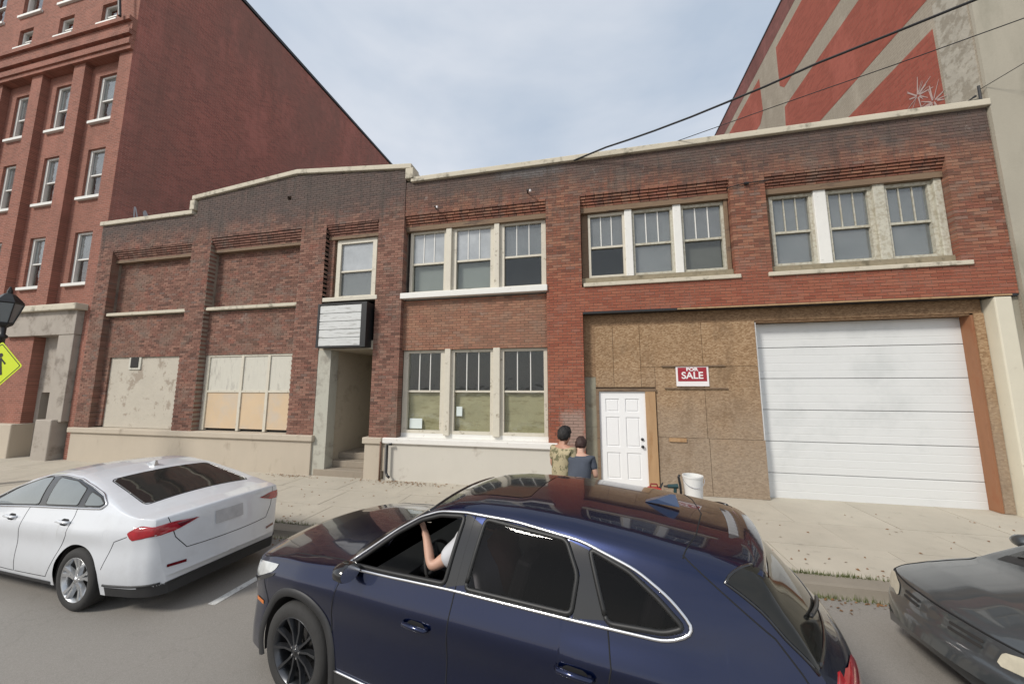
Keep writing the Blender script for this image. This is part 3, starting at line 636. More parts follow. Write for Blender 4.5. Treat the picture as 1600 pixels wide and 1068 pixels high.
# stone entrance
bevel(MB().box(-20.55, -16.78, -.32, .3, 4.93, 5.15).build('entrance_cornice', M_COPE, tb), .03)
bevel(MB().box(-20.45, -16.92, -.18, .3, 4.10, 4.93).build('entrance_lintel', M_STONE, tb), .015)
bevel(MB().box(-17.68, -16.95, -.16, .3, 1.2, 4.10).build('entrance_post', M_STONE, tb), .015)
MB().box(-20.6, -19.12, -.05, .3, 1.1, 4.10).build('brick_pier', M_TF, tb)
bevel(MB().box(-20.7, -19.02, -.28, .3, -.2, 1.1).build('stone_base', M_PLIN, tb), .03)
bevel(MB().box(-17.85, -17.1, -.30, .3, -.2, 1.28).build('stone_base', M_STONE, tb), .03)
MB().box(-19.12, -17.68, .24, .30, 2.15, 4.10).build('transom_panel', M_STONE, tb)
MB().box(-18.30, -17.68, .26, .34, -.1, 2.15).build('boarded_door', M_BPCH, tb)
MB().box(-18.92, -18.30, .45, .50, -.1, 2.15).build('door', M_ROOM, tb); MB().box(-19.12, -18.92, .24, .50, -.1, 2.15).build('door_jamb', M_STONE, tb)
MB().box(-30, -20.6, -.1, .0, -.2, 1.1).build('stone_base', M_PLIN, tb)
M_GRAF = plain('chalky_graffiti_paint', (.42, .40, .42), .8, var=.2)
def scribble(mb, fn, u0, v0, w, h, seed, n=5, r=.03):
    q = random.Random(seed); e_ = [0]; fn0 = fn
    for k in range(n):
        cx = u0 + w * (k + .5) / n; ph = q.uniform(0, 6); a1, a2 = q.uniform(.7, 1.6), q.uniform(1.3, 2.6); pts = []
        for i in range(22):
            t_ = i / 21 * 6.3
            pts.append((cx + w / n * .62 * math.sin(a1 * t_ + ph), v0 + h * (.5 + .5 * math.sin(a2 * t_ + ph * 1.7))))
        for p, q2 in zip(pts, pts[1:]):
            d = Vector(q2) - Vector(p)
            if d.length < 1e-4: continue
            nn = Vector((-d.y, d.x)).normalized() * r
            e_[0] += 2.2e-5
            fn = lambda u, v, f0=fn0: f0(u, v, e_[0])
            mb.add([fn(*(Vector(p) + nn)), fn(*(Vector(q2) + nn)), fn(*(Vector(q2) - nn)), fn(*(Vector(p) - nn))], [(0, 1, 2, 3)])
mb = MB(); scribble(mb, lambda u, v, e: (XR + .006 + e, u, v), .7, 7.9, 3.6, 1.1, 3, 12, .022); mb.build('graffiti', M_GRAF, tb, label='faded pale graffiti low on the side wall above the neighbouring roof')

# ================================================================ mural building, right
mu = thing('mural_building', 'tall building with beige and red painted brick side wall and plain beige stucco front', 'building')
XM = 8.05
MB().box(XM, 22, .0, 40, -.3, 18.05).build('side_wall', M_MB, mu)
MB().box(XM + .002, 22, -.06, -.001, -.3, 18.05).build('front_wall', M_STUC, mu)
MB().box(XM - .03, 22, -.1, 40, 18.05, 18.12).build('roof_edge', M_BLACK, mu)
MB().box(XM - .006, XM - .0005, 0.0, 40, 17.12, 18.05).build('top_band', M_MT, mu)
def redp(pts): MB().prism(pts, 'x', XM - .006, XM - .0005).build('painted_panel', M_MR, mu)
redp([(.78, 14.52), (6.75, 14.52), (7.05, 14.85), (7.05, 16.65), (.78, 16.65)])
redp([(8.55, 14.9), (8.9, 14.52), (16, 14.52), (16, 16.65), (8.62, 16.65)])
redp([(.80, 11.48), (4.77, 11.55), (6.4, 11.6), (6.98, 12.1), (6.85, 13.72), (.80, 13.72)])
redp([(.76, 7.9), (6.9, 7.9), (6.9, 10.68), (.78, 10.68)])
mb = MB(); q_ = random.Random(4)
for k in range(46):                                  # a burst of short chalky strokes
    cy, cz = q_.choice([(1.35, 9.45), (1.0, 9.0), (1.65, 9.05)]); a_ = q_.uniform(0, 6.28); r0, r1_ = q_.uniform(.02, .1), q_.uniform(.16, .48); w_ = q_.uniform(.010, .022)
    p_, p2_ = Vector((cy + r0 * math.cos(a_), cz + r0 * math.sin(a_))), Vector((cy + r1_ * math.cos(a_ + .15), cz + r1_ * math.sin(a_ + .15))); n_ = Vector((-(p2_ - p_).y, (p2_ - p_).x)).normalized() * w_; xx_ = XM - .0130 - k * 5e-5
    mb.add([(xx_, *(p_ + n_)), (xx_, *(p2_ + n_ * .4)), (xx_, *(p2_ - n_ * .4)), (xx_, *(p_ - n_))], [(0, 1, 2, 3)])
mb.build('graffiti', plain('pale_graffiti', (.43, .32, .29), .8, var=.15), mu, label='pale branching paint burst on the red panel just above the parapet')
# old roof flashing scars near the front edge
MB().box(XM - .012, XM - .0005, .03, .70, 7.9, 11.2).build('flashing_patch', plain('rough_lime_patch', (.40, .37, .31), .95, var=.2, scale=4, bmp=1, bscale=14, dark=(.28, .25, .20), dscale=5, dthr=(.45, .6)), mu)

# ================================================================ cars
def smoothed(pts, sg=.03):
    xs = np.array([p[0] for p in pts]); ys = np.array([p[1] for p in pts]); a, b = xs[0], xs[-1]
    g = np.arange(a - .3, b + .3, .005); y = np.interp(g, xs, ys)
    if sg:
        k = np.arange(-int(3 * sg / .005), int(3 * sg / .005) + 1) * .005; w_ = np.exp(-k * k / (2 * sg * sg)); w_ /= w_.sum()
        y = np.convolve(np.pad(y, len(k) // 2, mode='edge'), w_, mode='valid')
    return lambda u: float(np.interp(u, g, y))
def sst(x, a, b):
    t = min(1, max(0, (x - a) / (b - a))); return t * t * (3 - 2 * t)

class Car:
    """car laid out in u (metres back from the nose), v (towards its left), w (up)"""
    def __init__(s, S, root, paint):
        s.S = S; s.root = root; s.paint = paint; s.L = S['L']; s.holes = []
        s.top = smoothed(S['top'], S.get('sgt', .025)); s.belt = smoothed(S['belt'], .06); s.hw = smoothed(S['hw'], .03); s.off = smoothed(S['off'], .018)
        s.crease = smoothed(S['crease'], .05)
        s.crown = smoothed(S['crown'], .08); s.verts()
    def zb(s, u):
        z = s.S['sill']
        for uw in s.S['wheels']:
            d = abs(u - uw)
            if d < s.S['arch']:
                z = max(z, s.S['r'] + .0 + math.sqrt(s.S['arch'] ** 2 - d * d))
        return z
    def bow(s, u, v, hw):
        S = s.S; k = 1 - min(1, abs(v) / max(hw, .1)) ** 2.2
        return k * (S['bowR'] * sst(u, *S['Rr']) - S['bowF'] * (1 - sst(u, *S['Fr'])))
    def section(s, u):
        S = s.S; zt = s.top(u); cr = min(s.crown(u), max(.01, (zt - S['sill']) * .3)); ze = zt - cr; zs = min(s.belt(u), ze); hw = s.hw(u); zb = min(s.zb(u), zs - .01)
        sc = s.crease(u)
        def sv(z): return hw - s.off(z - sc)
        P = []; nA, nB, nC = S.get('rows', (26, 14, 16))
        for i in range(nA): z = zb + (zs - zb) * i / nA; P.append((sv(z), z))
        vs = sv(zs); ve = max(.15, vs - S['tum'] * (ze - zs) - .015 * sst(ze - zs, 0, .2))
        for i in range(nB):
            t = i / nB; z = zs + (ze - zs) * t; P.append((vs + (ve - vs) * t + .02 * math.sin(math.pi * t) * sst(ze - zs, .1, .4), z))
        for i in range(nC + 1):
            v = ve * (1 - i / nC); P.append((v, ze + cr * (1 - (v / ve) ** 2)))
        P = np.array(P); lo = 1
        for _ in range(S.get('sm', 5)):
            Q = P.copy(); Q[lo:-1] = .25 * P[:-2][lo - 1:] + .5 * P[1:-1][lo - 1:] + .25 * P[2:][lo - 1:]; P = Q
        return P, hw
    def verts(s):
        S = s.S; L = S['u1']; us = list(np.arange(S['u0'], L, .022)) + list(np.arange(S['u0'], S['u0'] + .22, .005)) + list(np.arange(L - .32, L, .006)) + [L]
        for uw in S['wheels']:
            us += [uw + S['arch'] * math.cos(a) for a in np.linspace(0, math.pi, 30)] + [uw + sg * (S['arch'] + .002) for sg in (-1, 1)]
        us = sorted(u for u in us if S['u0'] <= u <= L); u2 = [us[0]]
        for u in us:
            if u - u2[-1] > .0018: u2.append(u)
        s.us = u2; V = []; s.rowsn = None
        for u in u2:
            P, hw = s.section(u); s.rowsn = len(P)
            full = [(v, z) for v, z in P] + [(-v, z) for v, z in P[-2::-1]]
            V.append([(u + s.bow(u, v, hw), v, z) for v, z in full])
        s.V = V; s.nr = len(V[0])
        s.fl = [(i * s.nr + j, (i + 1) * s.nr + j, (i + 1) * s.nr + j + 1, i * s.nr + j + 1) for i in range(len(V) - 1) for j in range(s.nr - 1)]
        n = s.nr
        for e in (0, len(V) - 1):
            for j in range(s.rowsn - 1): s.fl.append((e * n + j, e * n + j + 1, e * n + n - 2 - j, e * n + n - 1 - j))
        s.flat = [p for r_ in V for p in r_]
        s.bvh = BVHTree.FromPolygons([Vector(p) for p in s.flat], s.fl)
    def X(s, p): return (s.L / 2 - p[0], p[1], p[2])
    def mk(s, mb, name, m, parent=None, smooth=True, **pr):
        mb.xf(s.X); return mb.build(name, m, parent or s.root, smooth=smooth, **pr)
    def body(s, name='body'):
        keep = []
        for f in s.fl:
            c = np.mean([s.flat[i] for i in f], axis=0); rm = False
            for d, poly in s.holes:
                q = {'S': (c[0], c[2]), 'T': (c[0], c[1])}[d[0]]
                if d == 'S+' and c[1] < .3 or d == 'S-' and c[1] > -.3: continue
                if d[0] == 'T' and c[2] < poly[1]: continue
                if inpoly(q, poly[0] if d[0] == 'T' else poly): rm = True; break
            if not rm: keep.append(f)
        lw = s.S.get('lower')
        if lw:
            low = [f for f in keep if all(s.flat[i][0] > lw[0] and s.flat[i][2] < lw[1] + .02 * max(0, s.flat[i][0] - lw[0]) for i in f)]
            ls = set(low); keep = [f for f in keep if f not in ls]
            s.mk(MB().add(s.flat, low), 'rear_valance', M_CLAD)
        mb = MB().add(s.flat, keep); o = s.mk(mb, name, s.paint); smooth_sharp(o, 50); return o
    def cast(s, d, a, b):
        if d[0] == 'S': o, r_ = Vector((a, 3 if d[1] == '+' else -3, b)), Vector((0, -1 if d[1] == '+' else 1, 0))
        elif d == 'R': o, r_ = Vector((9, a, b)), Vector((-1, 0, 0))
        elif d == 'F': o, r_ = Vector((-4, a, b)), Vector((1, 0, 0))
        else: o, r_ = Vector((a, b, 4)), Vector((0, 0, -1))
        h, nrm, _, _ = s.bvh.ray_cast(o, r_)
        if h is None: return None, None
        if nrm.dot(r_) > 0: nrm = -nrm
        return h, nrm
    def patch(s, name, m, d, poly, eps=.004, rows=10, cols=14, parent=None, axis=1, **pr):
        """thin panel laid on the body, outline given in the plane seen along d"""
        mb = MB(); lo, hi = min(p[axis] for p in poly), max(p[axis] for p in poly); G = []
        for i in range(rows + 1):
            c = lo + (hi - lo) * min(max(i / rows, 1e-3), 1 - 1e-3); xs = []
            for p, q in zip(poly, poly[1:] + poly[:1]):
                if (p[axis] - c) * (q[axis] - c) < 0: t = (c - p[axis]) / (q[axis] - p[axis]); xs.append(p[1 - axis] + t * (q[1 - axis] - p[1 - axis]))
            if len(xs) < 2: G.append(None); continue
            a, b = min(xs), max(xs); row = []
            for k in range(cols + 1):
                g = a + (b - a) * k / cols;  pt = (g, c) if axis == 1 else (c, g); h, nn = s.cast(d, *pt); row.append(None if h is None else (*tuple(h + nn * eps), nn))
            G.append(row)
        vs = []; ns = []; idx = {}
        for i, row in enumerate(G):
            if row:
                for k, p in enumerate(row):
                    if p: idx[i, k] = len(vs); vs.append(p[:3]); ns.append(p[3])
        fs = [(idx[i, k], idx[i, k + 1], idx[i + 1, k + 1], idx[i + 1, k]) for i in range(rows) for k in range(cols) if all(t in idx for t in ((i, k), (i, k + 1), (i + 1, k + 1), (i + 1, k)))]
        if fs:
            sc_ = 0
            for f in fs:
                e1_, e2_ = Vector(vs[f[1]]) - Vector(vs[f[0]]), Vector(vs[f[2]]) - Vector(vs[f[0]]); sc_ += e1_.cross(e2_).dot(ns[f[0]])
            if sc_ > 0: fs = [f[::-1] for f in fs]        # x is mirrored on export, so the winding is too
        return s.mk(mb.add(vs, fs), name, m, parent, recalc=False, **pr)
    def line(s, name, m, d, pts, r=.004, eps=0.0, step=.03, closed=False, parent=None, n=6, **pr):
        if closed: pts = pts + pts[:1]
        P = []
        for p, q in zip(pts, pts[1:]):
            k = max(1, int(math.dist(p, q) / step))
            P += [(p[0] + (q[0] - p[0]) * i / k, p[1] + (q[1] - p[1]) * i / k) for i in range(k)]
        P.append(pts[-1]); out_ = []
        for a, b in P:
            h, nn = s.cast(d, a, b)
            if h is not None: out_.append(h + nn * eps)
        return s.mk(MB().tube(out_, r, n), name, m, parent, **pr)
def inpoly(p, poly):
    x, y = p; c = False
    for (a, b), (e, f) in zip(poly, poly[1:] + poly[:1]):
        if (b > y) != (f > y) and x < (e - a) * (y - b) / (f - b) + a: c = not c
    return c
def rpoly(pts, r=.05, n=4):
    out_ = []
    for i, p in enumerate(pts):
        a, b, c = Vector(pts[i - 1]), Vector(p), Vector(pts[(i + 1) % len(pts)])
        d1, d2 = (a - b), (c - b); r_ = min(r, d1.length * .45, d2.length * .45); s_, e_ = b + d1.normalized() * r_, b + d2.normalized() * r_
        for k in range(n + 1):
            t = k / n; q = s_ * (1 - t) ** 2 + b * 2 * t * (1 - t) + e_ * t * t; out_.append((q.x, q.y))
    return out_

def paint(name, col, metal=.3, rough=.32, coat=1.0, flake=0, dust=.05):
    m, t, n, l, p = mat(name)
    p.inputs['Metallic'].default_value = metal; p.inputs['Roughness'].default_value = rough; p.inputs['Coat Weight'].default_value = coat; p.inputs['Coat Roughness'].default_value = .02
    v = obc(t); d = noise(t, 3, 5, .7, v)
    l.new(mixc(t, mth(t, 'MULTIPLY', sstep(t, d, .45, .8), dust), col, (.22, .20, .18)), p.inputs['Base Color'])
    l.new(mth(t, 'ADD', mth(t, 'MULTIPLY', sstep(t, d, .4, .8), .05), .02), p.inputs['Coat Roughness'])
    if flake: l.new(bump(t, noise(t, 900, 1, .5, v), flake, .001), p.inputs['Normal'])
    return m
P_NAVY = paint('navy_metallic_paint', (.0008, .0068, .042), .75, .22, 1.0, .02, dust=.01)
P_WHT = paint('white_car_paint', (.62, .64, .67), .0, .35, 1.0, dust=.15)
P_GRY = paint('dark_grey_paint', (.066, .074, .080), .45, .4, 1.0, dust=.02)
M_TYRE = plain('tyre_rubber', (.028, .027, .026), .85, var=.2, scale=20, bmp=.3, world=False)
M_GUN = plain('gunmetal_alloy', (.085, .088, .095), .32, metal=.85, var=.1, world=False)
M_SILV = plain('silver_alloy', (.52, .53, .54), .3, metal=.8, var=.08, world=False)
M_CLAD = plain('black_plastic_cladding', (.022, .022, .023), .55, var=.15, world=False)
M_GLB = plain('gloss_black_trim', (.012, .012, .013), .12, var=.1, world=False, coat=.5)
M_CHR = plain('satin_chrome', (.72, .72, .73), .22, metal=1, var=.03, world=False)
M_SEALM = plain('black_rubber_seal', (.012, .012, .012), .5, var=.1, world=False)
M_SEAM = plain('panel_gap', (.006, .006, .007), .8, world=False)
M_INT = plain('car_interior_black', (.022, .021, .021), .75, var=.2, world=False); M_SEAT = plain('seat_leather_dark', (.05, .046, .043), .55, var=.2, world=False)
M_RED = plain('red_lamp_plastic', (.34, .010, .018), .12, var=.5, scale=18, world=False, coat=.6); M_REDD = plain('dark_red_lamp', (.12, .006, .010), .12, var=.2, world=False, coat=.6)
M_LAMP = plain('clear_lamp_plastic', (.55, .56, .55), .12, metal=.3, var=.3, scale=20, world=False, coat=.6); M_YLAMP = plain('clouded_headlight', (.52, .48, .38), .35, var=.25, scale=18, world=False, coat=.2)
M_AMB = plain('amber_reflector', (.55, .16, .03), .3, world=False)
M_PLATE = plain('blurred_plate', (.42, .42, .43), .5, var=.25, scale=14, world=False)

def wheel(car, u, side, r, w, rimmat, style, hw):
    """axis along v; outer face at |v| = hw"""
    c = (car.L / 2 - u, side * (hw - w / 2), r)
    rr = r * .70; h = w / 2
    tyre_prof = [(rr, -h * .9), (rr + .02, -h), (r - .035, -h), (r - .008, -h * .82), (r, -h * .6), (r, h * .6), (r - .008, h * .82), (r - .035, h), (rr + .02, h), (rr, h * .9), (rr, -h * .9)]
    wh = MB().lathe([(rr, -h * .9), (rr - .012, -h * .5), (rr - .02, h * .45), (rr - .004, h * .9), (rr + .004, h * .93), (rr + .004, h * .85)], 48, 'y').build('wheel', rimmat, car.root, smooth=True, loc=c)
    ty = MB().lathe(tyre_prof, 56, 'y').build('tyre', M_TYRE, wh); smooth_sharp(ty, 40)
    s_ = side; face = s_ * h * .80
    MB().lathe([(0, -s_ * .02), (rr - .02, -s_ * .02)], 32, 'y').lathe([(.0, s_ * .01), (rr * .52, s_ * .01), (rr * .52, -s_ * .02)], 28, 'y').build('brake', M_DK, wh)
    mb = MB()
    def spoke(a, wa, wb, da=0):
        q = []
        for rad, wd, dep in ((.045, wa, 0), (rr * .55, wa * .8, .006 * s_), (rr - .006, wb, -.012 * s_)):
            aa = a + da * rad / rr; ca, sa = math.cos(aa), math.sin(aa); q.append([(ca * rad - sa * t, face - dep - dd, sa * rad + ca * t) for t, dd in ((-wd, s_ * .035), (-wd * .55, 0), (wd * .55, 0), (wd, s_ * .035))])
        vs = sum(q, []); mb.add(vs, [(i * 4 + j, i * 4 + j + 1, i * 4 + j + 5, i * 4 + j + 4) for i in range(2) for j in range(3)] + [(8, 9, 10, 11)])
    if style == 'ten':
        for k in range(5):
            for d in (-.24, .24): spoke(2 * math.pi * k / 5 + d + .2, .017, .021, d * .25)
    else:
        for k in range(5):
            for d in (-.12, .12): spoke(2 * math.pi * k / 5 + d + .3, .026, .034, d * .4)
    mb.lathe([(0, face + s_ * .004), (.03, face + s_ * .004), (.05, face - s_ * .004), (.062, face - s_ * .04)], 24, 'y')
    mb.build('spokes', rimmat, wh)
    MB().lathe([(0, face + s_ * .012), (.022, face + s_ * .010), (.028, face + s_ * .002)], 20, 'y').build('hub_cap', M_CHR if style != 'ten' else M_GLB, wh, smooth=True)
    for k in range(5):
        a = 2 * math.pi * k / 5 + .5; MB().lathe([(0, .004 * s_), (.008, .004 * s_), (.009, -.01 * s_)], 8, 'y', (.047 * math.cos(a), face, .047 * math.sin(a))).build('lug_nut', M_CHR, wh)
    return wh
def chassis(car):
    S = car.S
    for uw in S['wheels']:
        R_ = S['arch'] + .006
        for sg in (1, -1):
            mb = MB(); vs = []; n = 24
            for i in range(n + 1):
                a = math.pi * i / n * 1.16 - .08 * math.pi
                vs += [(uw + R_ * math.cos(a), sg * (car.hw(uw) - .05), S['r'] + R_ * math.sin(a)), (uw + R_ * math.cos(a), sg * (car.hw(uw) - .38), S['r'] + R_ * math.sin(a))]
            mb.add(vs, [(2 * i, 2 * i + 1, 2 * i + 3, 2 * i + 2) for i in range(n)])
            k0 = len(mb.v); mb.add([(uw, sg * (car.hw(uw) - .38), S['r'])] + [vs[2 * i + 1] for i in range(n + 1)], [(0, i + 1, i + 2) for i in range(n)])
            car.mk(mb, 'wheel_well', M_DK)
    a, b = S['wheels']; mb = MB().box(.35, S['u1'] - .2, -.5, .5, S['sill'] - .02, S['sill'] + .12).box(a + S['arch'] + .02, b - S['arch'] - .02, -.82, .82, S['sill'] - .03, S['sill'] + .05)
    car.mk(mb, 'underbody_light_block', M_DK, smooth=False)  # dark unseen floor boxes, added to block light under the car
def side_windows(car, polys, glassm, holes=(), sides='+-', frame=.02, chrome=True, ring=None, gap=None, rs='+-'):
    for sd in sides:
        for i, pl in enumerate(polys):
            pl = rpoly(pl, .035)
            if i in holes or (i, sd) in holes: car.holes.append(('S' + sd, pl))
            if (i, sd) not in holes:
                car.patch('side_window', glassm, 'S' + sd, pl, .0045, 16, 18)
            car.line('window_seal', gap or M_SEALM, 'S' + sd, pl, frame * .5, .002, closed=True)
        if ring and sd in rs: car.line('window_trim', M_CHR if chrome else M_GLB, 'S' + sd, rpoly(ring, .07), .011, .006, closed=True, n=8)
def mirror(car, u, z, v, m, m2, ms=.9):
    for sg in (1, -1):
        mb = MB(); n = 14; vs = []
        prof = [(-.10, .02), (-.085, .06), (-.03, .09), (.04, .095), (.075, .088)]
        for x, rr in prof:
            for k in range(n): a = 2 * math.pi * k / n; vs.append((u + x * ms, sg * (v + .12 * ms + rr * ms * 1.35 * math.cos(a)), z + .03 + rr * ms * .9 * math.sin(a)))
        mb.add(vs, [(i * n + k, i * n + (k + 1) % n, (i + 1) * n + (k + 1) % n, (i + 1) * n + k) for i in range(len(prof) - 1) for k in range(n)] + [tuple(range(n))])
        o = car.mk(mb, 'wing_mirror', m)
        car.mk(MB().add(vs[-n:], [tuple(range(n))]), 'mirror_glass', M_CHR, o, smooth=False).location = (-.002, 0, 0)
        car.mk(MB().tube([(u - .01, sg * (v - .03), z - .03), (u - .01, sg * (v + .06), z + .0)], .022, 8), 'mirror_arm', m2, o)
def handle(car, u, z, m, sides='+-', rec=M_SEAM):
    for sd in sides:
        sg = 1 if sd == '+' else -1; h, nn = car.cast('S' + sd, u, z)
        if h is None: continue
        car.patch('handle_recess', car.paint if rec is None else rec, 'S' + sd, rpoly([(u - .075, z - .04), (u + .065, z - .04), (u + .075, z + .03), (u - .07, z + .03)], .03), .0015, 6, 8)
        car.mk(MB().tube([(u - .11, h.y + sg * .006, z + .004), (u - .09, h.y + sg * .030, z + .006), (u, h.y + sg * .036, z + .008), (u + .09, h.y + sg * .030, z + .006), (u + .11, h.y + sg * .006, z + .004)], [.012, .015, .016, .015, .012], 10), 'door_handle', m)

# ---- navy SUV
def place(root, x, y, deg, L):
    """x, y: nose centre on the ground; deg: heading"""
    a = R(deg); root.location = (x - math.cos(a) * L / 2, y - math.sin(a) * L / 2, -.17); root.rotation_euler = (0, 0, a)
sv = thing('suv', 'dark navy blue SUV in the foreground with chrome window trim and its driver window open', 'SUV')
S = dict(L=4.7, u0=.10, u1=4.60, wheels=(.93, 3.62), r=.365, arch=.425, sill=.24, tum=.42, bowF=.15, Fr=(.25, 2.2), bowR=.24, Rr=(3.9, 4.75), sgt=.022,
    top=[(.10, .42), (.115, .66), (.14, .84), (.18, .93), (.25, .985), (.4, 1.03), (.7, 1.075), (1.1, 1.115), (1.36, 1.145), (1.45, 1.19), (1.75, 1.40), (2.02, 1.57), (2.2, 1.632), (2.45, 1.668), (2.8, 1.68), (3.2, 1.672), (3.6, 1.645), (4.0, 1.60), (4.2, 1.568), (4.232, 1.55), (4.25, 1.47), (4.34, 1.34), (4.44, 1.175), (4.50, 1.10), (4.54, 1.03), (4.555, .93), (4.565, .78), (4.58, .60), (4.60, .40)],
    belt=[(.1, .80), (.3, .90), (.6, .97), (1.2, 1.03), (1.6, 1.06), (2.5, 1.10), (3.4, 1.15), (4.0, 1.20), (4.3, 1.20), (4.6, 1.15)],
    hw=[(.10, .60), (.13, .70), (.18, .79), (.28, .855), (.45, .895), (.9, .925), (1.4, .92), (2.4, .92), (3.3, .925), (3.8, .925), (4.1, .905), (4.35, .87), (4.5, .82), (4.57, .76), (4.6, .68)],
    crease=[(.1, .80), (1.0, .90), (2.0, .93), (3.6, 1.0), (4.6, 1.02)],
    off=[(-.75, .05), (-.60, .015), (-.45, .008), (-.22, .032), (-.04, .004), (0, .0), (.02, .006), (.15, .085), (.3, .115), (.5, .17)],
    crown=[(.1, .03), (.5, .055), (1.3, .07), (1.7, .06), (2.2, .05), (3.6, .05), (4.2, .05), (4.6, .06)])
car = Car(S, sv, P_NAVY)
wins = [[(1.45, 1.105), (2.34, 1.15), (2.39, 1.548), (2.17, 1.527), (2.0, 1.472), (1.79, 1.352)],
        [(2.51, 1.155), (3.25, 1.18), (3.275, 1.37), (3.185, 1.528), (2.57, 1.555)],
        [(3.46, 1.185), (3.76, 1.21), (3.86, 1.25), (3.74, 1.345), (3.58, 1.438), (3.34, 1.507)]]
ring = [(1.36, 1.075), (2.4, 1.128), (3.3, 1.158), (3.78, 1.178), (3.92, 1.245), (3.80, 1.36), (3.62, 1.452), (3.28, 1.537), (2.8, 1.572), (2.4, 1.570), (2.15, 1.545), (1.98, 1.485), (1.76, 1.36)]
for sd in '+-':
    car.patch('pillar_trim', M_GLB, 'S' + sd, rpoly(ring, .05), .0015, 24, 60)
side_windows(car, wins, M_CGD, holes=((0, '+'), (0, '-'), 1, 2), ring=ring, frame=.034)
# the pillar trim must not close the open front window: rebuild it in strips
for o in [o for o in sv.children if o.name.split('.')[0] == 'pillar_trim']: bpy.data.objects.remove(o)
for sd in '+-':
    car.patch('pillar_trim', M_GLB, 'S' + sd, [(2.35, 1.135), (2.505, 1.142), (2.56, 1.558), (2.395, 1.56)], .003, 10, 4)
    car.patch('pillar_trim', M_GLB, 'S' + sd, [(3.26, 1.165), (3.455, 1.172), (3.33, 1.51), (3.20, 1.53), (3.29, 1.38)], .003, 12, 4)
car.patch('side_window', M_CGD, 'S-', rpoly(wins[0], .035), -.01, 14, 14)
# windscreen and rear window: openings and panes
ws = [(1.50, -.66), (1.50, .66), (2.02, .56), (2.02, -.56)]
car.patch('windscreen', M_CG2, 'T', ws, .004, 16, 20, axis=0); car.holes.append(('T', (ws, 1.17)))
car.line('window_seal', M_GLB, 'T', rpoly(ws, .04), .012, .001, closed=True)
rgp = [(4.255, -.56), (4.255, .56), (4.45, .66), (4.45, -.66)]
M_RGL = plain('dark_rear_glass', (.016, .016, .014), .04, var=.2, world=False, spec=.35)
def rear_panel(name, m, v0, v1, za, zb, eps=.004, taper=0, rows=16, cols=24, parent=None):
    return car.patch(name, m, 'R', [(-v0, za), (v0, za), (v1, zb), (-v1, zb)], eps, rows, cols, parent)
rear_panel('rear_window', M_RGL, .72, .66, 1.20, 1.475)
car.patch('rear_window', M_RGL, 'T', [(4.07, .695), (4.24, .56), (4.50, .60), (4.43, .765)], .005, 12, 14, axis=0)
car.patch('rear_window', M_RGL, 'T', [(4.07, -.695), (4.24, -.56), (4.50, -.60), (4.43, -.765)], .005, 12, 14, axis=0)
for sg in (1, -1): car.line('window_seal', M_GLB, 'T', [(4.22, .56 * sg), (4.07, .70 * sg), (4.43, .77 * sg)], .009, .001)
car.line('window_seal', M_GLB, 'R', [(-.73, 1.19), (.73, 1.19)], .010, 0)
car.body()
chassis(car)
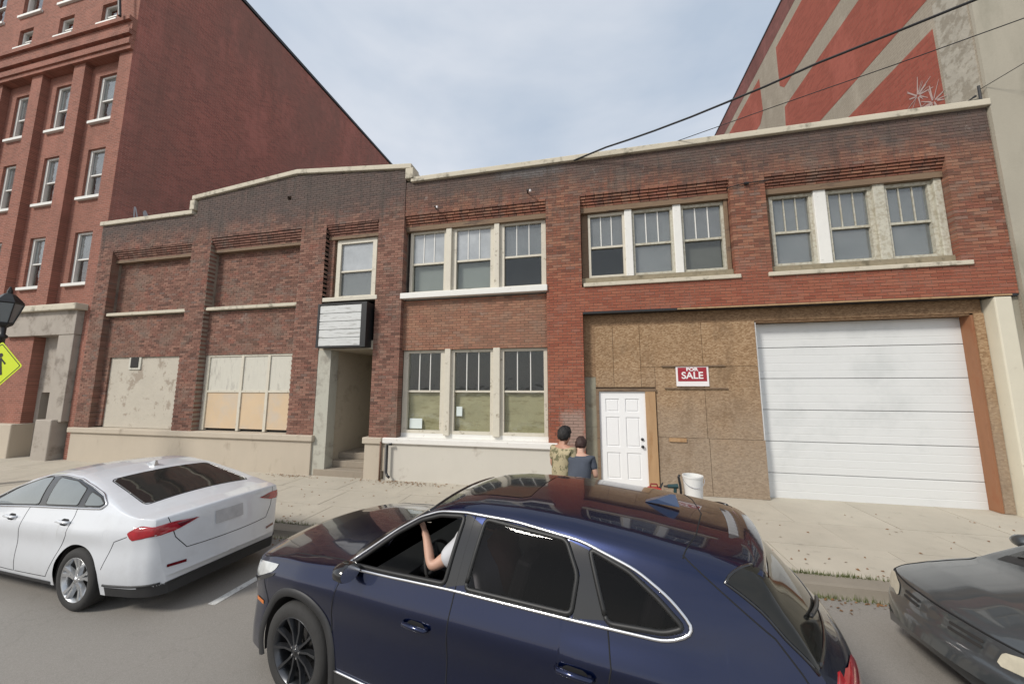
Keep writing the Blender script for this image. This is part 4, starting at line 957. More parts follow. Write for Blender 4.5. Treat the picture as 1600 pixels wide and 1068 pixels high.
# spoiler lip
mb = MB(); vs = []; nn_ = 20
for i in range(nn_ + 1):
    v = -.62 + 1.24 * i / nn_; k = 1 - abs(v / .66) ** 2.2; ue = 4.205 + .09 * k; z = 1.572 - .05 * (v / .62) ** 2
    vs += [(ue - .14, v, z + .012), (ue + .035, v, z - .012), (ue + .05, v, z - .035), (ue - .05, v, z - .055)]
mb.add(vs, [(i * 4 + j, i * 4 + (j + 1) % 4, (i + 1) * 4 + (j + 1) % 4, (i + 1) * 4 + j) for i in range(nn_) for j in range(4)] + [(0, 1, 2, 3), (nn_ * 4 + 3, nn_ * 4 + 2, nn_ * 4 + 1, nn_ * 4)])
car.mk(mb, 'spoiler', P_NAVY)
for sd in '+-':
    L_ = lambda nm, pts, r=.0045: car.line(nm, M_SEAM, 'S' + sd, pts, r, -.001)
    L_('door_gap', [(1.36, .40), (1.33, .75), (1.38, 1.0), (1.46, 1.06)])
    L_('door_gap', [(2.42, .36), (2.42, .8), (2.43, 1.14), (2.475, 1.56)])
    L_('door_gap', [(2.62, .35), (3.10, .36), (3.28, .55), (3.46, .85), (3.49, 1.01), (3.462, 1.17)])
    L_('door_gap', [(1.38, .38), (2.48, .35)])
    L_('tailgate_gap', [(3.87, 1.55), (4.08, 1.41), (4.27, 1.28), (4.36, 1.17), (4.42, 1.08), (4.44, .98)])
    L_('bumper_gap', [(4.06, .60), (4.12, .78), (4.45, .86)]); L_('bumper_gap', [(.52, .62), (.45, .82)])
    if sd == '+': car.line('roof_gap', M_SEAM, 'T', [(3.87, .66), (3.95, .4), (4.0, 0), (3.95, -.4), (3.87, -.66)], .0045, -.001)
    L_('hood_gap', [(.32, .955), (.7, 1.03), (1.38, 1.09)])
    # plastic arches and sills
    for uw in S['wheels']:
        vs = []; n = 40; mb = MB()
        for i in range(n + 1):
            a = math.pi * (-.10 + 1.20 * i / n)
            for rr_, e in ((.420, .002), (.424, .012), (.480, .012), (.487, .0)):
                p = (uw + rr_ * math.cos(a), S['r'] + rr_ * math.sin(a)); h, nrm = car.cast('S' + sd, p[0], max(p[1], .26))
                y = (h.y if h else (.88 if sd == '+' else -.88)) + (e if sd == '+' else -e)
                if rr_ < .43: h2, _ = car.cast('S' + sd, uw + .45 * math.cos(a), max(S['r'] + .45 * math.sin(a), .26)); y = (h2.y if h2 else y) + (e if sd == '+' else -e)
                vs.append((p[0], y, max(p[1], .2)))
        mb.add(vs, [(i * 4 + j, i * 4 + j + 1, i * 4 + j + 5, i * 4 + j + 4) for i in range(n) for j in range(3)])
        car.mk(mb, 'arch_cladding', M_CLAD)
    car.patch('sill_cladding', M_CLAD, 'S' + sd, [(1.37, .245), (3.18, .245), (3.18, .37), (1.37, .37)], .008, 4, 20)
    car.line('chrome_strip', M_CHR, 'S' + sd, [(1.42, .385), (3.12, .385)], .010, .006)
    car.patch('headlight', M_LAMP, 'S' + sd, rpoly([(.13, .79), (.30, .80), (.56, .90), (.60, .955), (.36, .93), (.16, .89)], .02), .004, 8, 12)
    car.patch('headlight_bezel', M_GLB, 'S' + sd, rpoly([(.11, .75), (.32, .765), (.60, .88), (.60, .90), (.30, .805), (.12, .79)], .01), .005, 6, 12)
    car.patch('tail_lamp', M_RED, 'S' + sd, rpoly([(4.05, 1.085), (4.28, 1.02), (4.56, .99), (4.56, 1.12), (4.35, 1.105)], .012), .006, 6, 12)
    car.patch('side_marker', M_AMB, 'S' + sd, [(.30, .60), (.44, .60), (.44, .63), (.30, .63)], .004, 2, 4)
for sg in (1, -1):
    a, b = (.30, .78) if sg > 0 else (-.78, -.30)
    car.patch('tail_lamp', M_RED, 'R', rpoly([(.30 * sg, 1.0), (.85 * sg, .98), (.85 * sg, 1.115), (.34 * sg, 1.08)], .02), .007, 6, 18)
    car.patch('reversing_lamp', M_LAMP, 'R', rpoly([(.50 * sg, .90), (.80 * sg, .885), (.80 * sg, .945), (.40 * sg, .965)], .02), .006, 4, 10)
    car.patch('headlight', M_LAMP, 'F', rpoly([(.48 * sg, .77), (.78 * sg, .80), (.78 * sg, .90), (.50 * sg, .85)], .02), .005, 6, 10)
car.patch('grille', M_CLAD, 'F', rpoly([(-.42, .50), (.42, .50), (.52, .82), (-.52, .82)], .05), .004, 14, 18)
car.line('grille_trim', M_CHR, 'F', [(-.53, .82), (-.42, .52), (0, .48), (.42, .52), (.53, .82)], .011, .006)
car.patch('lower_bumper', M_CLAD, 'F', [(-.6, .30), (.6, .30), (.62, .44), (-.62, .44)], .006, 6, 18)
car.patch('rear_bumper', M_CLAD, 'R', [(-.62, .42), (.62, .42), (.66, .60), (-.66, .60)], .006, 6, 18)
car.patch('licence_plate', M_PLATE, 'R', [(-.16, .72), (.16, .72), (.16, .87), (-.16, .87)], .008, 4, 6, smooth=False)
for u in (2.17, 3.29): handle(car, u, .885 if u < 3 else .935, P_NAVY)
mirror(car, 1.50, 1.085, .845, M_GLB, M_GLB, .78)
wp = car.line('rear_wiper', M_BLACK, 'R', [(0, 1.17), (.30, 1.235), (.46, 1.27)], .011, .02)
# shark fin
fin = [(3.62, 1.645), (3.70, 1.675), (3.80, 1.715), (3.835, 1.715), (3.86, 1.635)]
vs = [(u, sg * (.030 if i in (0, 1, 4) else .010), z) for sg in (1, -1) for i, (u, z) in enumerate(fin)]
car.mk(MB().add(vs, [(0, 1, 2, 3, 4), (5, 6, 7, 8, 9)] + [(i, (i + 1) % 5, 5 + (i + 1) % 5, 5 + i) for i in range(5)]), 'roof_antenna', paint('light_blue_fin', (.03, .055, .12), .3), smooth=False)
car.patch('sunroof', M_GLB, 'T', rpoly([(2.25, -.38), (2.25, .38), (2.80, .38), (2.80, -.38)], .05), .003, 10, 12, axis=0)
for uw in S['wheels']:
    for sg in (1, -1): wheel(car, uw, sg, .365, .225, M_GUN, 'ten', .915)
# cabin
car.mk(MB().box(1.5, 4.0, -.80, .80, .40, .48).box(1.42, 1.62, -.74, .74, .48, 1.08).prism([(1.42, 1.08), (1.62, 1.08), (1.78, .98), (1.78, .80), (1.42, .80)], 'y', -.74, .74).box(1.62, 2.7, -.10, .10, .48, .82), 'dashboard', M_INT, smooth=False)
for sg in (1, -1):
    y = .37 * sg
    st = car.mk(MB().box(2.15, 2.68, y - .25, y + .25, .55, .74).prism([(2.60, .70), (2.72, .70), (2.92, 1.30), (2.80, 1.32)], 'y', y - .24, y + .24).prism([(2.82, 1.34), (2.90, 1.34), (2.95, 1.50), (2.87, 1.51)], 'y', y - .12, y + .12), 'front_seat', M_SEAT, smooth=False); bevel(st, .03)
st = car.mk(MB().box(3.05, 3.55, -.65, .65, .55, .76).prism([(3.50, .70), (3.62, .70), (3.80, 1.32), (3.68, 1.33)], 'y', -.66, .66), 'rear_seat', M_SEAT, smooth=False); bevel(st, .03)
car.mk(MB().box(4.0, 4.4, -.7, .7, .5, .9), 'cargo_floor', M_INT, smooth=False)
# headlining just under the roof and inner door skins
vs = [(u, v, car.top(u) - .075 - .06 * (v / .6) ** 2) for u in np.linspace(2.15, 4.1, 12) for v in np.linspace(-.58, .58, 8)]
car.mk(MB().add(vs, [(i * 8 + j, i * 8 + j + 1, (i + 1) * 8 + j + 1, (i + 1) * 8 + j) for i in range(11) for j in range(7)]), 'headlining', plain('headlining_grey', (.12, .12, .115), .9, world=False))
for sg in (1, -1): car.mk(MB().box(1.5, 3.5, sg * .80 - .02, sg * .80 + .02, .45, 1.06), 'door_card', M_INT, smooth=False)
# steering wheel
ctr = Vector((1.98, .37, 1.02)); ax = Vector((1, 0, .42)).normalized(); e1 = Vector((0, 1, 0)); e2 = ax.cross(e1)
pts = [ctr + (e1 * math.cos(a) + e2 * math.sin(a)) * .185 for a in np.linspace(0, 2 * math.pi, 33)]
mb = MB().tube(pts, .015, 8, caps=False).tube([ctr - ax * .02, ctr - ax * .30], [.05, .03], 8).tube([ctr + e1 * .18, ctr - e1 * .18], .02, 6).tube([ctr, ctr - e2 * -.18], .02, 6)
car.mk(mb, 'steering_wheel', M_INT)
place(sv, -3.15, -4.765, 167.6, 4.7); SUVC = car

# ---- white sedan
ws_ = thing('sedan', 'white four-door sedan parked at the kerb on the far side of the SUV nose', 'car')
ws_['label'] = 'white four-door sedan with red tail lamps parked ahead of the navy SUV'
S = dict(lower=(4.25, .335), L=4.92, u0=.12, u1=4.86, wheels=(.98, 3.80), r=.335, arch=.385, sill=.22, tum=.47, bowF=.16, Fr=(.2, 2.3), bowR=.14, Rr=(3.5, 4.8), sgt=.02,
    top=[(.12, .34), (.135, .52), (.17, .64), (.25, .72), (.5, .80), (.9, .875), (1.35, .945), (1.5, .985), (2.0, 1.24), (2.25, 1.345), (2.5, 1.41), (2.85, 1.44), (3.15, 1.43), (3.45, 1.385), (3.65, 1.335), (3.92, 1.26), (4.2, 1.175), (4.40, 1.12), (4.52, 1.095), (4.66, 1.085), (4.76, 1.08), (4.775, 1.04), (4.79, .95), (4.80, .86), (4.82, .72), (4.845, .55), (4.86, .38)],
    belt=[(.1, .55), (.3, .66), (.9, .80), (1.5, .91), (2.5, .99), (3.3, 1.045), (3.9, 1.075), (4.4, 1.04), (4.9, 1.0)],
    hw=[(.12, .60), (.15, .70), (.22, .79), (.4, .865), (.9, .915), (1.6, .915), (3.0, .925), (3.8, .925), (4.3, .905), (4.6, .86), (4.76, .80), (4.83, .73), (4.86, .66)],
    crease=[(.1, .62), (1.5, .76), (3.0, .82), (4.86, .90)],
    off=[(-.65, .055), (-.5, .02), (-.35, .008), (-.15, .022), (-.03, .004), (0, 0), (.04, .014), (.16, .055), (.3, .10), (.5, .16)],
    crown=[(.1, .02), (.5, .05), (1.4, .06), (2.2, .045), (3.3, .045), (4.2, .05), (4.6, .045), (4.86, .05)])
car = Car(S, ws_, P_WHT)
wins = [[(1.78, .985), (2.82, 1.06), (2.70, 1.345), (2.45, 1.315), (2.12, 1.175)], [(2.95, 1.07), (3.55, 1.105), (3.50, 1.275), (3.22, 1.335), (2.84, 1.352)], [(3.66, 1.11), (3.92, 1.125), (3.97, 1.15), (3.84, 1.205), (3.62, 1.25)]]
for sd in '+-': car.patch('pillar_trim', M_GLB, 'S' + sd, rpoly([(1.62, .96), (2.7, 1.04), (3.6, 1.09), (3.96, 1.11), (4.0, 1.15), (3.84, 1.22), (3.55, 1.29), (3.25, 1.347), (2.9, 1.365), (2.6, 1.352), (2.1, 1.185)], .03), .002, 22, 50)
M_CWIN = plain('reflective_side_glass', (.13, .15, .15), .03, var=.3, scale=2, world=False, coat=1); M_CWR = plain('dark_rear_screen', (.02, .021, .02), .04, var=.3, world=False, spec=.5)
side_windows(car, wins, M_CWIN, ring=[(1.62, .952), (2.7, 1.032), (3.6, 1.082), (3.98, 1.102), (4.02, 1.15), (3.85, 1.226), (3.55, 1.297), (3.25, 1.354), (2.9, 1.371), (2.6, 1.358), (2.1, 1.19)], frame=.012, rs='+')
car.patch('windscreen', M_CWR, 'T', [(1.58, -.66), (1.58, .66), (2.2, .56), (2.2, -.56)], .004, 12, 18, axis=0)
car.patch('rear_window', M_CWR, 'T', rpoly([(3.56, -.55), (3.56, .55), (4.35, .62), (4.35, -.62)], .06), .005, 20, 24, axis=0)
car.line('window_seal', M_GLB, 'T', rpoly([(3.55, -.56), (3.55, .56), (4.36, .63), (4.36, -.63)], .06), .006, .001, closed=True)
car.body(); chassis(car)
for sd in '+-':
    L_ = lambda nm, pts, r=.004: car.line(nm, M_SEAM, 'S' + sd, pts, r, -.001)
    L_('door_gap', [(1.42, .32), (1.40, .7), (1.55, .92)]); L_('door_gap', [(2.66, .30), (2.67, .97), (2.71, 1.34)]); L_('door_gap', [(2.68, .30), (3.28, .31), (3.40, .5), (3.58, .80), (3.60, 1.0), (3.54, 1.22)]); L_('door_gap', [(1.44, .31), (2.64, .30)])
    L_('bumper_gap', [(4.22, .50), (4.36, .80), (4.52, .86)])
    car.patch('tail_lamp', M_RED, 'S' + sd, rpoly([(4.51, .90), (4.58, .82), (4.80, .865), (4.80, .962), (4.64, .972)], .02), .005, 8, 10)
    car.patch('sill_trim', M_CLAD, 'S' + sd, [(1.42, .225), (3.36, .225), (3.36, .262), (1.42, .262)], .005, 3, 20)
for sg in (1, -1):
    car.patch('tail_lamp', M_RED, 'R', rpoly([(.37 * sg, .962), (.60 * sg, .875), (.84 * sg, .84), (.84 * sg, .968), (.60 * sg, .972)], .012), .006, 8, 18)
    car.patch('lamp_inset', M_REDD, 'R', rpoly([(.40 * sg, .962), (.56 * sg, .90), (.60 * sg, .96)], .01), .008, 5, 8)
car.line('trunk_gap', M_SEAM, 'R', [(-.66, 1.03), (-.60, .80), (-.50, .66), (.50, .66), (.60, .80), (.66, 1.03)], .0045, -.001)
car.line('valance_lip', M_CLAD, 'R', [(-.66, .335), (.66, .335)], .013, .0)
for sd in '+-': car.line('valance_lip', M_CLAD, 'S' + sd, [(4.25, .335), (4.60, .340), (4.84, .345)], .013, .0)
car.patch('licence_plate', M_PLATE, 'R', [(-.12, .82), (.22, .82), (.22, .97), (-.12, .97)], .008, 4, 6, smooth=False)
for sg in (1, -1): car.patch('reflector', M_REDD, 'R', [(.50 * sg, .50), (.66 * sg, .50), (.66 * sg, .53), (.50 * sg, .53)], .006, 2, 5)
for u in (2.42, 3.48): handle(car, u, .90 if u < 3 else .935, P_WHT)
mirror(car, 1.72, .98, .87, P_WHT, M_GLB)
fin = [(3.22, 1.41), (3.30, 1.44), (3.36, 1.465), (3.385, 1.465), (3.40, 1.38)]
vs = [(u, sg * (.030 if i in (0, 1, 4) else .010), z) for sg in (1, -1) for i, (u, z) in enumerate(fin)]
car.mk(MB().add(vs, [(0, 1, 2, 3, 4), (5, 6, 7, 8, 9)] + [(i, (i + 1) % 5, 5 + (i + 1) % 5, 5 + i) for i in range(5)]), 'roof_antenna', M_SILV, smooth=False)
for uw in S['wheels']:
    for sg in (1, -1): wheel(car, uw, sg, .335, .215, M_SILV, 'five', .905)
place(ws_, -9.56, -4.31, 177.0, 4.92)

# ---- dark older sedan, right
dk = thing('sedan', 'dark grey older sedan with a short rounded hood at the right edge behind the SUV', 'car')
S = dict(L=4.35, u0=.12, u1=4.32, wheels=(.80, 3.30), r=.30, arch=.35, sill=.20, tum=.50, bowF=.17, Fr=(.1, 1.7), bowR=.14, Rr=(3.2, 4.3), sgt=.02,
    top=[(.12, .32), (.13, .43), (.15, .475), (.22, .50), (.235, .60), (.26, .665), (.36, .71), (.6, .785), (.95, .845), (1.06, .875), (1.12, .92), (1.6, 1.20), (1.85, 1.30), (2.2, 1.37), (2.7, 1.37), (3.1, 1.29), (3.5, 1.08), (3.62, 1.02), (4.05, .98), (4.18, .95), (4.22, .82), (4.26, .6), (4.32, .36)],
    belt=[(.1, .50), (.3, .62), (.9, .78), (1.3, .86), (2.2, .90), (3.3, .93), (4.3, .88)],
    hw=[(.12, .60), (.15, .68), (.22, .75), (.4, .81), (.8, .845), (2.0, .85), (3.3, .845), (3.9, .82), (4.2, .76), (4.32, .62)],
    crease=[(.1, .56), (1.5, .70), (4.3, .74)],
    off=[(-.55, .05), (-.4, .015), (-.15, .010), (0, 0), (.05, .014), (.18, .06), (.4, .12)],
    crown=[(.1, .03), (.5, .06), (1.1, .065), (1.8, .05), (2.8, .045), (4.3, .05)])
car = Car(S, dk, P_GRY)
wins = [[(1.32, .91), (2.15, .93), (2.18, 1.25), (1.95, 1.22), (1.62, 1.07)], [(2.24, .93), (2.98, .955), (3.12, 1.0), (2.95, 1.16), (2.70, 1.24), (2.26, 1.26)]]
side_windows(car, wins, M_CWR, frame=.02)
car.patch('windscreen', M_CWR, 'T', [(1.13, -.62), (1.13, .62), (1.80, .52), (1.80, -.52)], .004, 14, 18, axis=0)
car.patch('cowl_panel', M_CLAD, 'T', [(1.055, -.64), (1.055, .64), (1.13, .63), (1.13, -.63)], .003, 3, 18, axis=0)
car.patch('rear_window', M_CWR, 'T', [(3.1, -.48), (3.1, .48), (3.5, .58), (3.5, -.58)], .004, 12, 18, axis=0)
car.body(); chassis(car)
for sd in '+-':
    L_ = lambda nm, pts, r=.004: car.line(nm, M_SEAM, 'S' + sd, pts, r, -.001)
    L_('door_gap', [(1.18, .30), (1.15, .6), (1.25, .87)]); L_('door_gap', [(2.2, .28), (2.2, .92)]); L_('hood_gap', [(.24, .62), (.6, .735), (1.0, .80)], .006)
    car.patch('headlight', M_YLAMP, 'S' + sd, rpoly([(.14, .50), (.26, .50), (.42, .56), (.46, .63), (.28, .625), (.16, .59)], .025), .005, 8, 10)
for sg in (1, -1): car.patch('headlight', M_YLAMP, 'F', rpoly([(.44 * sg, .50), (.76 * sg, .52), (.76 * sg, .625), (.62 * sg, .635), (.46 * sg, .60)], .03), .006, 8, 12)
car.line('hood_edge_gap', M_SEAM, 'F', [(-.74, .635), (-.5, .645), (-.2, .655), (.2, .655), (.5, .645), (.74, .635)], .008, .0)
for a, b in ((-.36, -.16), (.12, .36)):
    for z in (.585, .545): car.patch('grille_slot', M_DK, 'F', rpoly([(a, z), (b, z), (b, z + .022), (a, z + .022)], .008), .006, 2, 10)
car.patch('lower_bumper', M_CLAD, 'F', [(-.6, .30), (.6, .30), (.6, .36), (-.6, .36)], .006, 4, 14)
mb = MB()
for y0 in (.0, -.5):
    a, b = car.cast('T', 1.10, y0)[0], car.cast('T', 1.30, y0 + .50)[0]
    if a and b: mb.tube([a + Vector((0, 0, .03)), b + Vector((0, 0, .025))], .008, 6)
car.mk(mb, 'wipers', M_BLACK)
handle(car, 2.0, .78, P_GRY); mirror(car, 1.50, .92, .80, P_GRY, M_GLB, .8)
for uw in S['wheels']:
    for sg in (1, -1): wheel(car, uw, sg, .30, .195, M_SILV, 'five', .82)
place(dk, 2.76, -4.56, 179.0, 4.35)

# ================================================================ people
M_SKIN = plain('skin', (.42, .22, .15), .55, var=.08, scale=20, world=False); M_SKIN2 = plain('skin_pale', (.50, .30, .22), .55, var=.08, scale=20, world=False)
M_HAIR = plain('black_hair', (.012, .010, .009), .7, var=.4, scale=40, bmp=.6, bscale=60, world=False); M_HAIR2 = plain('dark_brown_hair', (.035, .015, .012), .7, var=.4, scale=40, bmp=.6, bscale=60, world=False)
M_CAMO = plain('tan_patterned_cloth', (.38, .32, .20), .9, var=.2, scale=12, world=False, dark=(.14, .13, .07), dscale=14, dthr=(.5, .56), bmp=.3)
M_TEE = plain('slate_blue_cloth', (.06, .07, .092), .9, var=.25, scale=7, world=False, bmp=.3, bscale=20); M_TEEW = plain('pale_grey_cloth', (.50, .50, .52), .9, var=.1, scale=7, world=False, bmp=.4, bscale=14)
M_JEAN = plain('dark_denim', (.04, .055, .09), .9, var=.25, scale=20, world=False); M_SHOE = plain('shoe_black', (.02, .02, .02), .6, world=False)
def skin(name, nodes, edges, m, parent, root=0, sub=2):
    me = bpy.data.meshes.new(name); me.from_pydata([n[0] for n in nodes], edges, [])
    o = bpy.data.objects.new(name, me); COL.objects.link(o)
    md = o.modifiers.new('s', 'SKIN'); md.use_smooth_shade = True
    sv_ = me.skin_vertices[0].data
    for i, n_ in enumerate(nodes):
        r_ = n_[1] if isinstance(n_[1], tuple) else (n_[1], n_[1]); sv_[i].radius = r_; sv_[i].use_root = (i == root)
    o.modifiers.new('d', 'SUBSURF').levels = sub; o.modifiers['d'].render_levels = sub
    dg = bpy.context.evaluated_depsgraph_get(); ev = o.evaluated_get(dg); nm = bpy.data.meshes.new_from_object(ev)
    bpy.data.objects.remove(o); nm.name = name; nm.materials.clear(); nm.materials.append(m)
    nm.polygons.foreach_set('use_smooth', [True] * len(nm.polygons))
    return link(name, nm, parent)
def hand(nodes, edges, wi, wrist, d, side_v, palm_n, s=1.0):
    """palm and five bent fingers grown from the wrist node; d: direction of the hand, side_v: towards the thumb, palm_n: towards which fingers curl"""
    d, sv_, pn = Vector(d).normalized(), Vector(side_v).normalized(), Vector(palm_n).normalized(); w_ = Vector(wrist)
    def add(p, r_, par): nodes.append((tuple(p), r_)); edges.append((par, len(nodes) - 1)); return len(nodes) - 1
    pm = add(w_ + d * .045 * s, (.026 * s, .018 * s), wi)
    for off, ln in ((-.030, .058), (-.010, .072), (.010, .078), (.029, .070)):
        k = add(w_ + d * .085 * s + sv_ * off * s, .0105 * s, pm); k2 = add(w_ + d * (.085 + ln * .5) * s + sv_ * off * 1.15 * s + pn * .016 * s, .0085 * s, k); add(w_ + d * (.085 + ln * .72) * s + sv_ * off * 1.15 * s + pn * .045 * s, .0075 * s, k2)
    t = add(w_ + d * .045 * s + sv_ * .036 * s + pn * .008 * s, .011 * s, pm); add(w_ + d * .080 * s + sv_ * .055 * s + pn * .028 * s, .009 * s, t)
def head_parts(parent, c, look, hm, sk, r_=.098, cap=.35):
    """skull with face, ears and a cap of hair; look: unit direction of the face"""
    c = Vector(c); look = Vector(look).normalized(); up = Vector((0, 0, 1)); up = (up - look * up.dot(look)).normalized(); sd = look.cross(up)
    n = 28; m_ = 18; vs = []
    q = random.Random(5)
    for i in range(m_ + 1):
        th = math.pi * i / m_
        for k in range(n):
            ph = 2 * math.pi * k / n; l_, s_, u_ = math.sin(th) * math.cos(ph), math.sin(th) * math.sin(ph), math.cos(th)
            hairy = (u_ > .25 or l_ < -.05) and u_ > -.62; rr = r_ * (1.08 + q.uniform(-.04, .09)) if hairy else r_ * .93
            rr *= 1 + (.05 * math.sin(7 * ph + 5 * th) + .04 * math.sin(11 * ph - 8 * th) if hairy else 0); vs.append(c + look * l_ * rr * 1.02 + sd * s_ * rr * .84 + up * u_ * rr * 1.12)
    MB().add(vs, [(i * n + k, i * n + (k + 1) % n, (i + 1) * n + (k + 1) % n, (i + 1) * n + k) for i in range(m_) for k in range(n)]).build('hair', hm, parent, smooth=True)
def face(nodes, edges, ni, c, look, r_=.098): pass
def standing(label, x, y, zf, h, face_dir, lean, shirt, pants, hairm, skm, arm_out, hr=.100):
    """standing figure; face_dir radians in plan, lean: forward bend"""
    p = thing('person', label, 'person', (x, y, zf), face_dir - math.pi / 2)     # local +Y = facing
    s = h / 1.75
    def T(px, py, pz):                                                            # forward bend about the hips
        z0 = .98
        if pz > z0:
            a = lean * min(1, (pz - z0) / .25); dz = pz - z0; return (px * s, (py + math.sin(a) * dz) * s, (z0 + math.cos(a) * dz) * s)
        return (px * s, py * s, pz * s)
    nd = []; ed = []
    def add(px, py, pz, r_, par=None):
        nd.append((T(px, py, pz), (r_ * s if not isinstance(r_, tuple) else (r_[0] * s, r_[1] * s))));
        if par is not None: ed.append((par, len(nd) - 1))
        return len(nd) - 1
    pel = add(0, 0, .98, (.15, .11)); wa = add(0, 0, 1.12, (.135, .10), pel); ch = add(0, .01, 1.32, (.155, .115), wa); sh = add(0, 0, 1.43, (.12, .085), ch)
    nk = add(0, .0, 1.51, .056, sh); hd = add(0, .02, 1.60, (.074, .082), nk); hd2 = add(0, .02, 1.69, (.07, .078), hd)
    # nose and ears
    add(0, .12, 1.615, .012, hd); add(.085, .02, 1.62, .016, hd); add(-.085, .02, 1.62, .016, hd)
    for sg in (1, -1):
        a = add(.19 * sg, 0, 1.42, .062, sh); o_ = arm_out[0 if sg > 0 else 1]
        e = add((.24 + .02) * sg, .02 + o_ * .08, 1.14, .044, a); w2 = add(.24 * sg - sg * o_ * .06, .08 + o_ * .26, 1.05 + o_ * .12, .029, e)
        T0, T1 = Vector(nd[e][0]), Vector(nd[w2][0]); hand(nd, ed, w2, nd[w2][0], T1 - T0, (-sg, .3, .3), (-sg, 0, -.4), s)
        hp = add(.10 * sg, 0, .90, .092, pel); kn = add(.12 * sg, .02, .50, .06, hp); an = add(.13 * sg, -.01, .09, .040, kn); add(.14 * sg, .14, .04, (.042, .03), an)
    body = skin('body', nd, ed, skm, p)
    head_parts(p, T(0, .015, 1.65), (0, math.cos(lean), -math.sin(lean)), hairm, skm, hr * s)
    # shirt: torso and sleeves
    nd, ed = [], []
    a0 = add(0, 0, .90, (.20, .15)); a1 = add(0, 0, 1.10, (.20, .15), a0); a2 = add(0, .01, 1.32, (.215, .155), a1); a3 = add(0, 0, 1.43, (.15, .11), a2)
    for sg in (1, -1):
        o_ = arm_out[0 if sg > 0 else 1]; b = add(.19 * sg, 0, 1.425, .077, a3); add(.235 * sg, .012 + o_ * .04, 1.23, .064, b)
    skin('shirt', nd, ed, shirt, p)
    nd, ed = [], []
    a0 = add(0, 0, .96, (.165, .13))
    for sg in (1, -1): b = add(.10 * sg, 0, .86, .105, a0); c = add(.12 * sg, .02, .50, .075, b); add(.13 * sg, -.01, .12, .06, c)
    skin('trousers', nd, ed, pants, p)
    for sg in (1, -1): bevel(MB().box((.13 * sg - .05) * s, (.13 * sg + .05) * s, -.08 * s, .21 * s, 0, .09 * s).build('shoe', M_SHOE, p), .025, 3)
    return p
standing('person with black hair in a tan patterned shirt near the white door', -.49, -2.74, -.045, 1.73, R(55), .10, M_CAMO, M_JEAN, M_HAIR, M_SKIN, (.3, .5), hr=.116)
standing('person in a slate blue shirt seen from behind with bent head', -.225, -2.95, -.045, 1.63, R(80), .36, M_TEE, M_JEAN, M_HAIR2, M_SKIN2, (.7, .2), hr=.106)
# driver: seated, left hand high on the wheel; u,v,w measured in the SUV
dv = thing('person', 'driver in a pale grey T-shirt inside the navy SUV, forearm raised at the open window', 'person')
dv.location = sv.location; dv.rotation_euler = sv.rotation_euler
nd = []; ed = []
def addu(u, v, w_, r_, par=None):
    nd.append(((SUVC.L / 2 - u, v, w_), r_));
    if par is not None: ed.append((par, len(nd) - 1))
    return len(nd) - 1
pel = addu(2.55, .37, .80, (.15, .12)); wa = addu(2.58, .37, .95, (.13, .11), pel); ch = addu(2.64, .37, 1.16, (.15, .12), wa); sh = addu(2.50, .40, 1.32, (.11, .085), ch); nk = addu(2.50, .39, 1.38, .050, sh); hd = addu(2.47, .38, 1.44, (.066, .072), nk); addu(2.46, .38, 1.49, (.062, .066), hd); addu(2.38, .38, 1.44, .012, hd)
a = addu(2.38, .56, 1.33, .062, sh); e = addu(2.10, .66, 1.14, .048, a); w2 = addu(2.00, .60, 1.33, .030, e); hand(nd, ed, w2, nd[w2][0], (.35, -.15, .45), (.3, -.6, .2), (.8, -.6, -.2), .9)
a = addu(2.60, .19, 1.28, .06, sh); e = addu(2.32, .14, 1.06, .044, a); w2 = addu(2.08, .26, 1.05, .028, e); hand(nd, ed, w2, nd[w2][0], (1, .3, 0), (0, .2, 1), (.2, 0, -1), 1.0)
for sg in (1, -1): hp = addu(2.45, .37 + .10 * sg, .80, .09, pel); kn = addu(2.05, .37 + .13 * sg, .86, .06, hp); addu(1.80, .37 + .12 * sg, .55, .042, kn)
skin('body', nd, ed, M_SKIN2, dv)
head_parts(dv, (SUVC.L / 2 - 2.47, .38, 1.465), (1, 0, 0), M_HAIR, M_SKIN2, .088)
nd, ed = [], []
a0 = addu(2.56, .37, .76, (.19, .15)); a1 = addu(2.50, .40, .98, (.19, .16), a0); a2 = addu(2.45, .42, 1.18, (.20, .16), a1); a3 = addu(2.50, .40, 1.30, (.13, .10), a2)
b = addu(2.38, .56, 1.33, .10, a3); addu(2.19, .645, 1.19, .085, b); b = addu(2.58, .19, 1.28, .08, a3); addu(2.42, .15, 1.14, .07, b)
skin('shirt', nd, ed, M_TEEW, dv)
nd, ed = [], []
a0 = addu(2.55, .37, .80, (.17, .13))
for sg in (1, -1): b = addu(2.45, .37 + .10 * sg, .80, .10, a0); c = addu(2.05, .37 + .13 * sg, .86, .072, b); addu(1.83, .37 + .12 * sg, .60, .055, c)
skin('trousers', nd, ed, M_JEAN, dv)

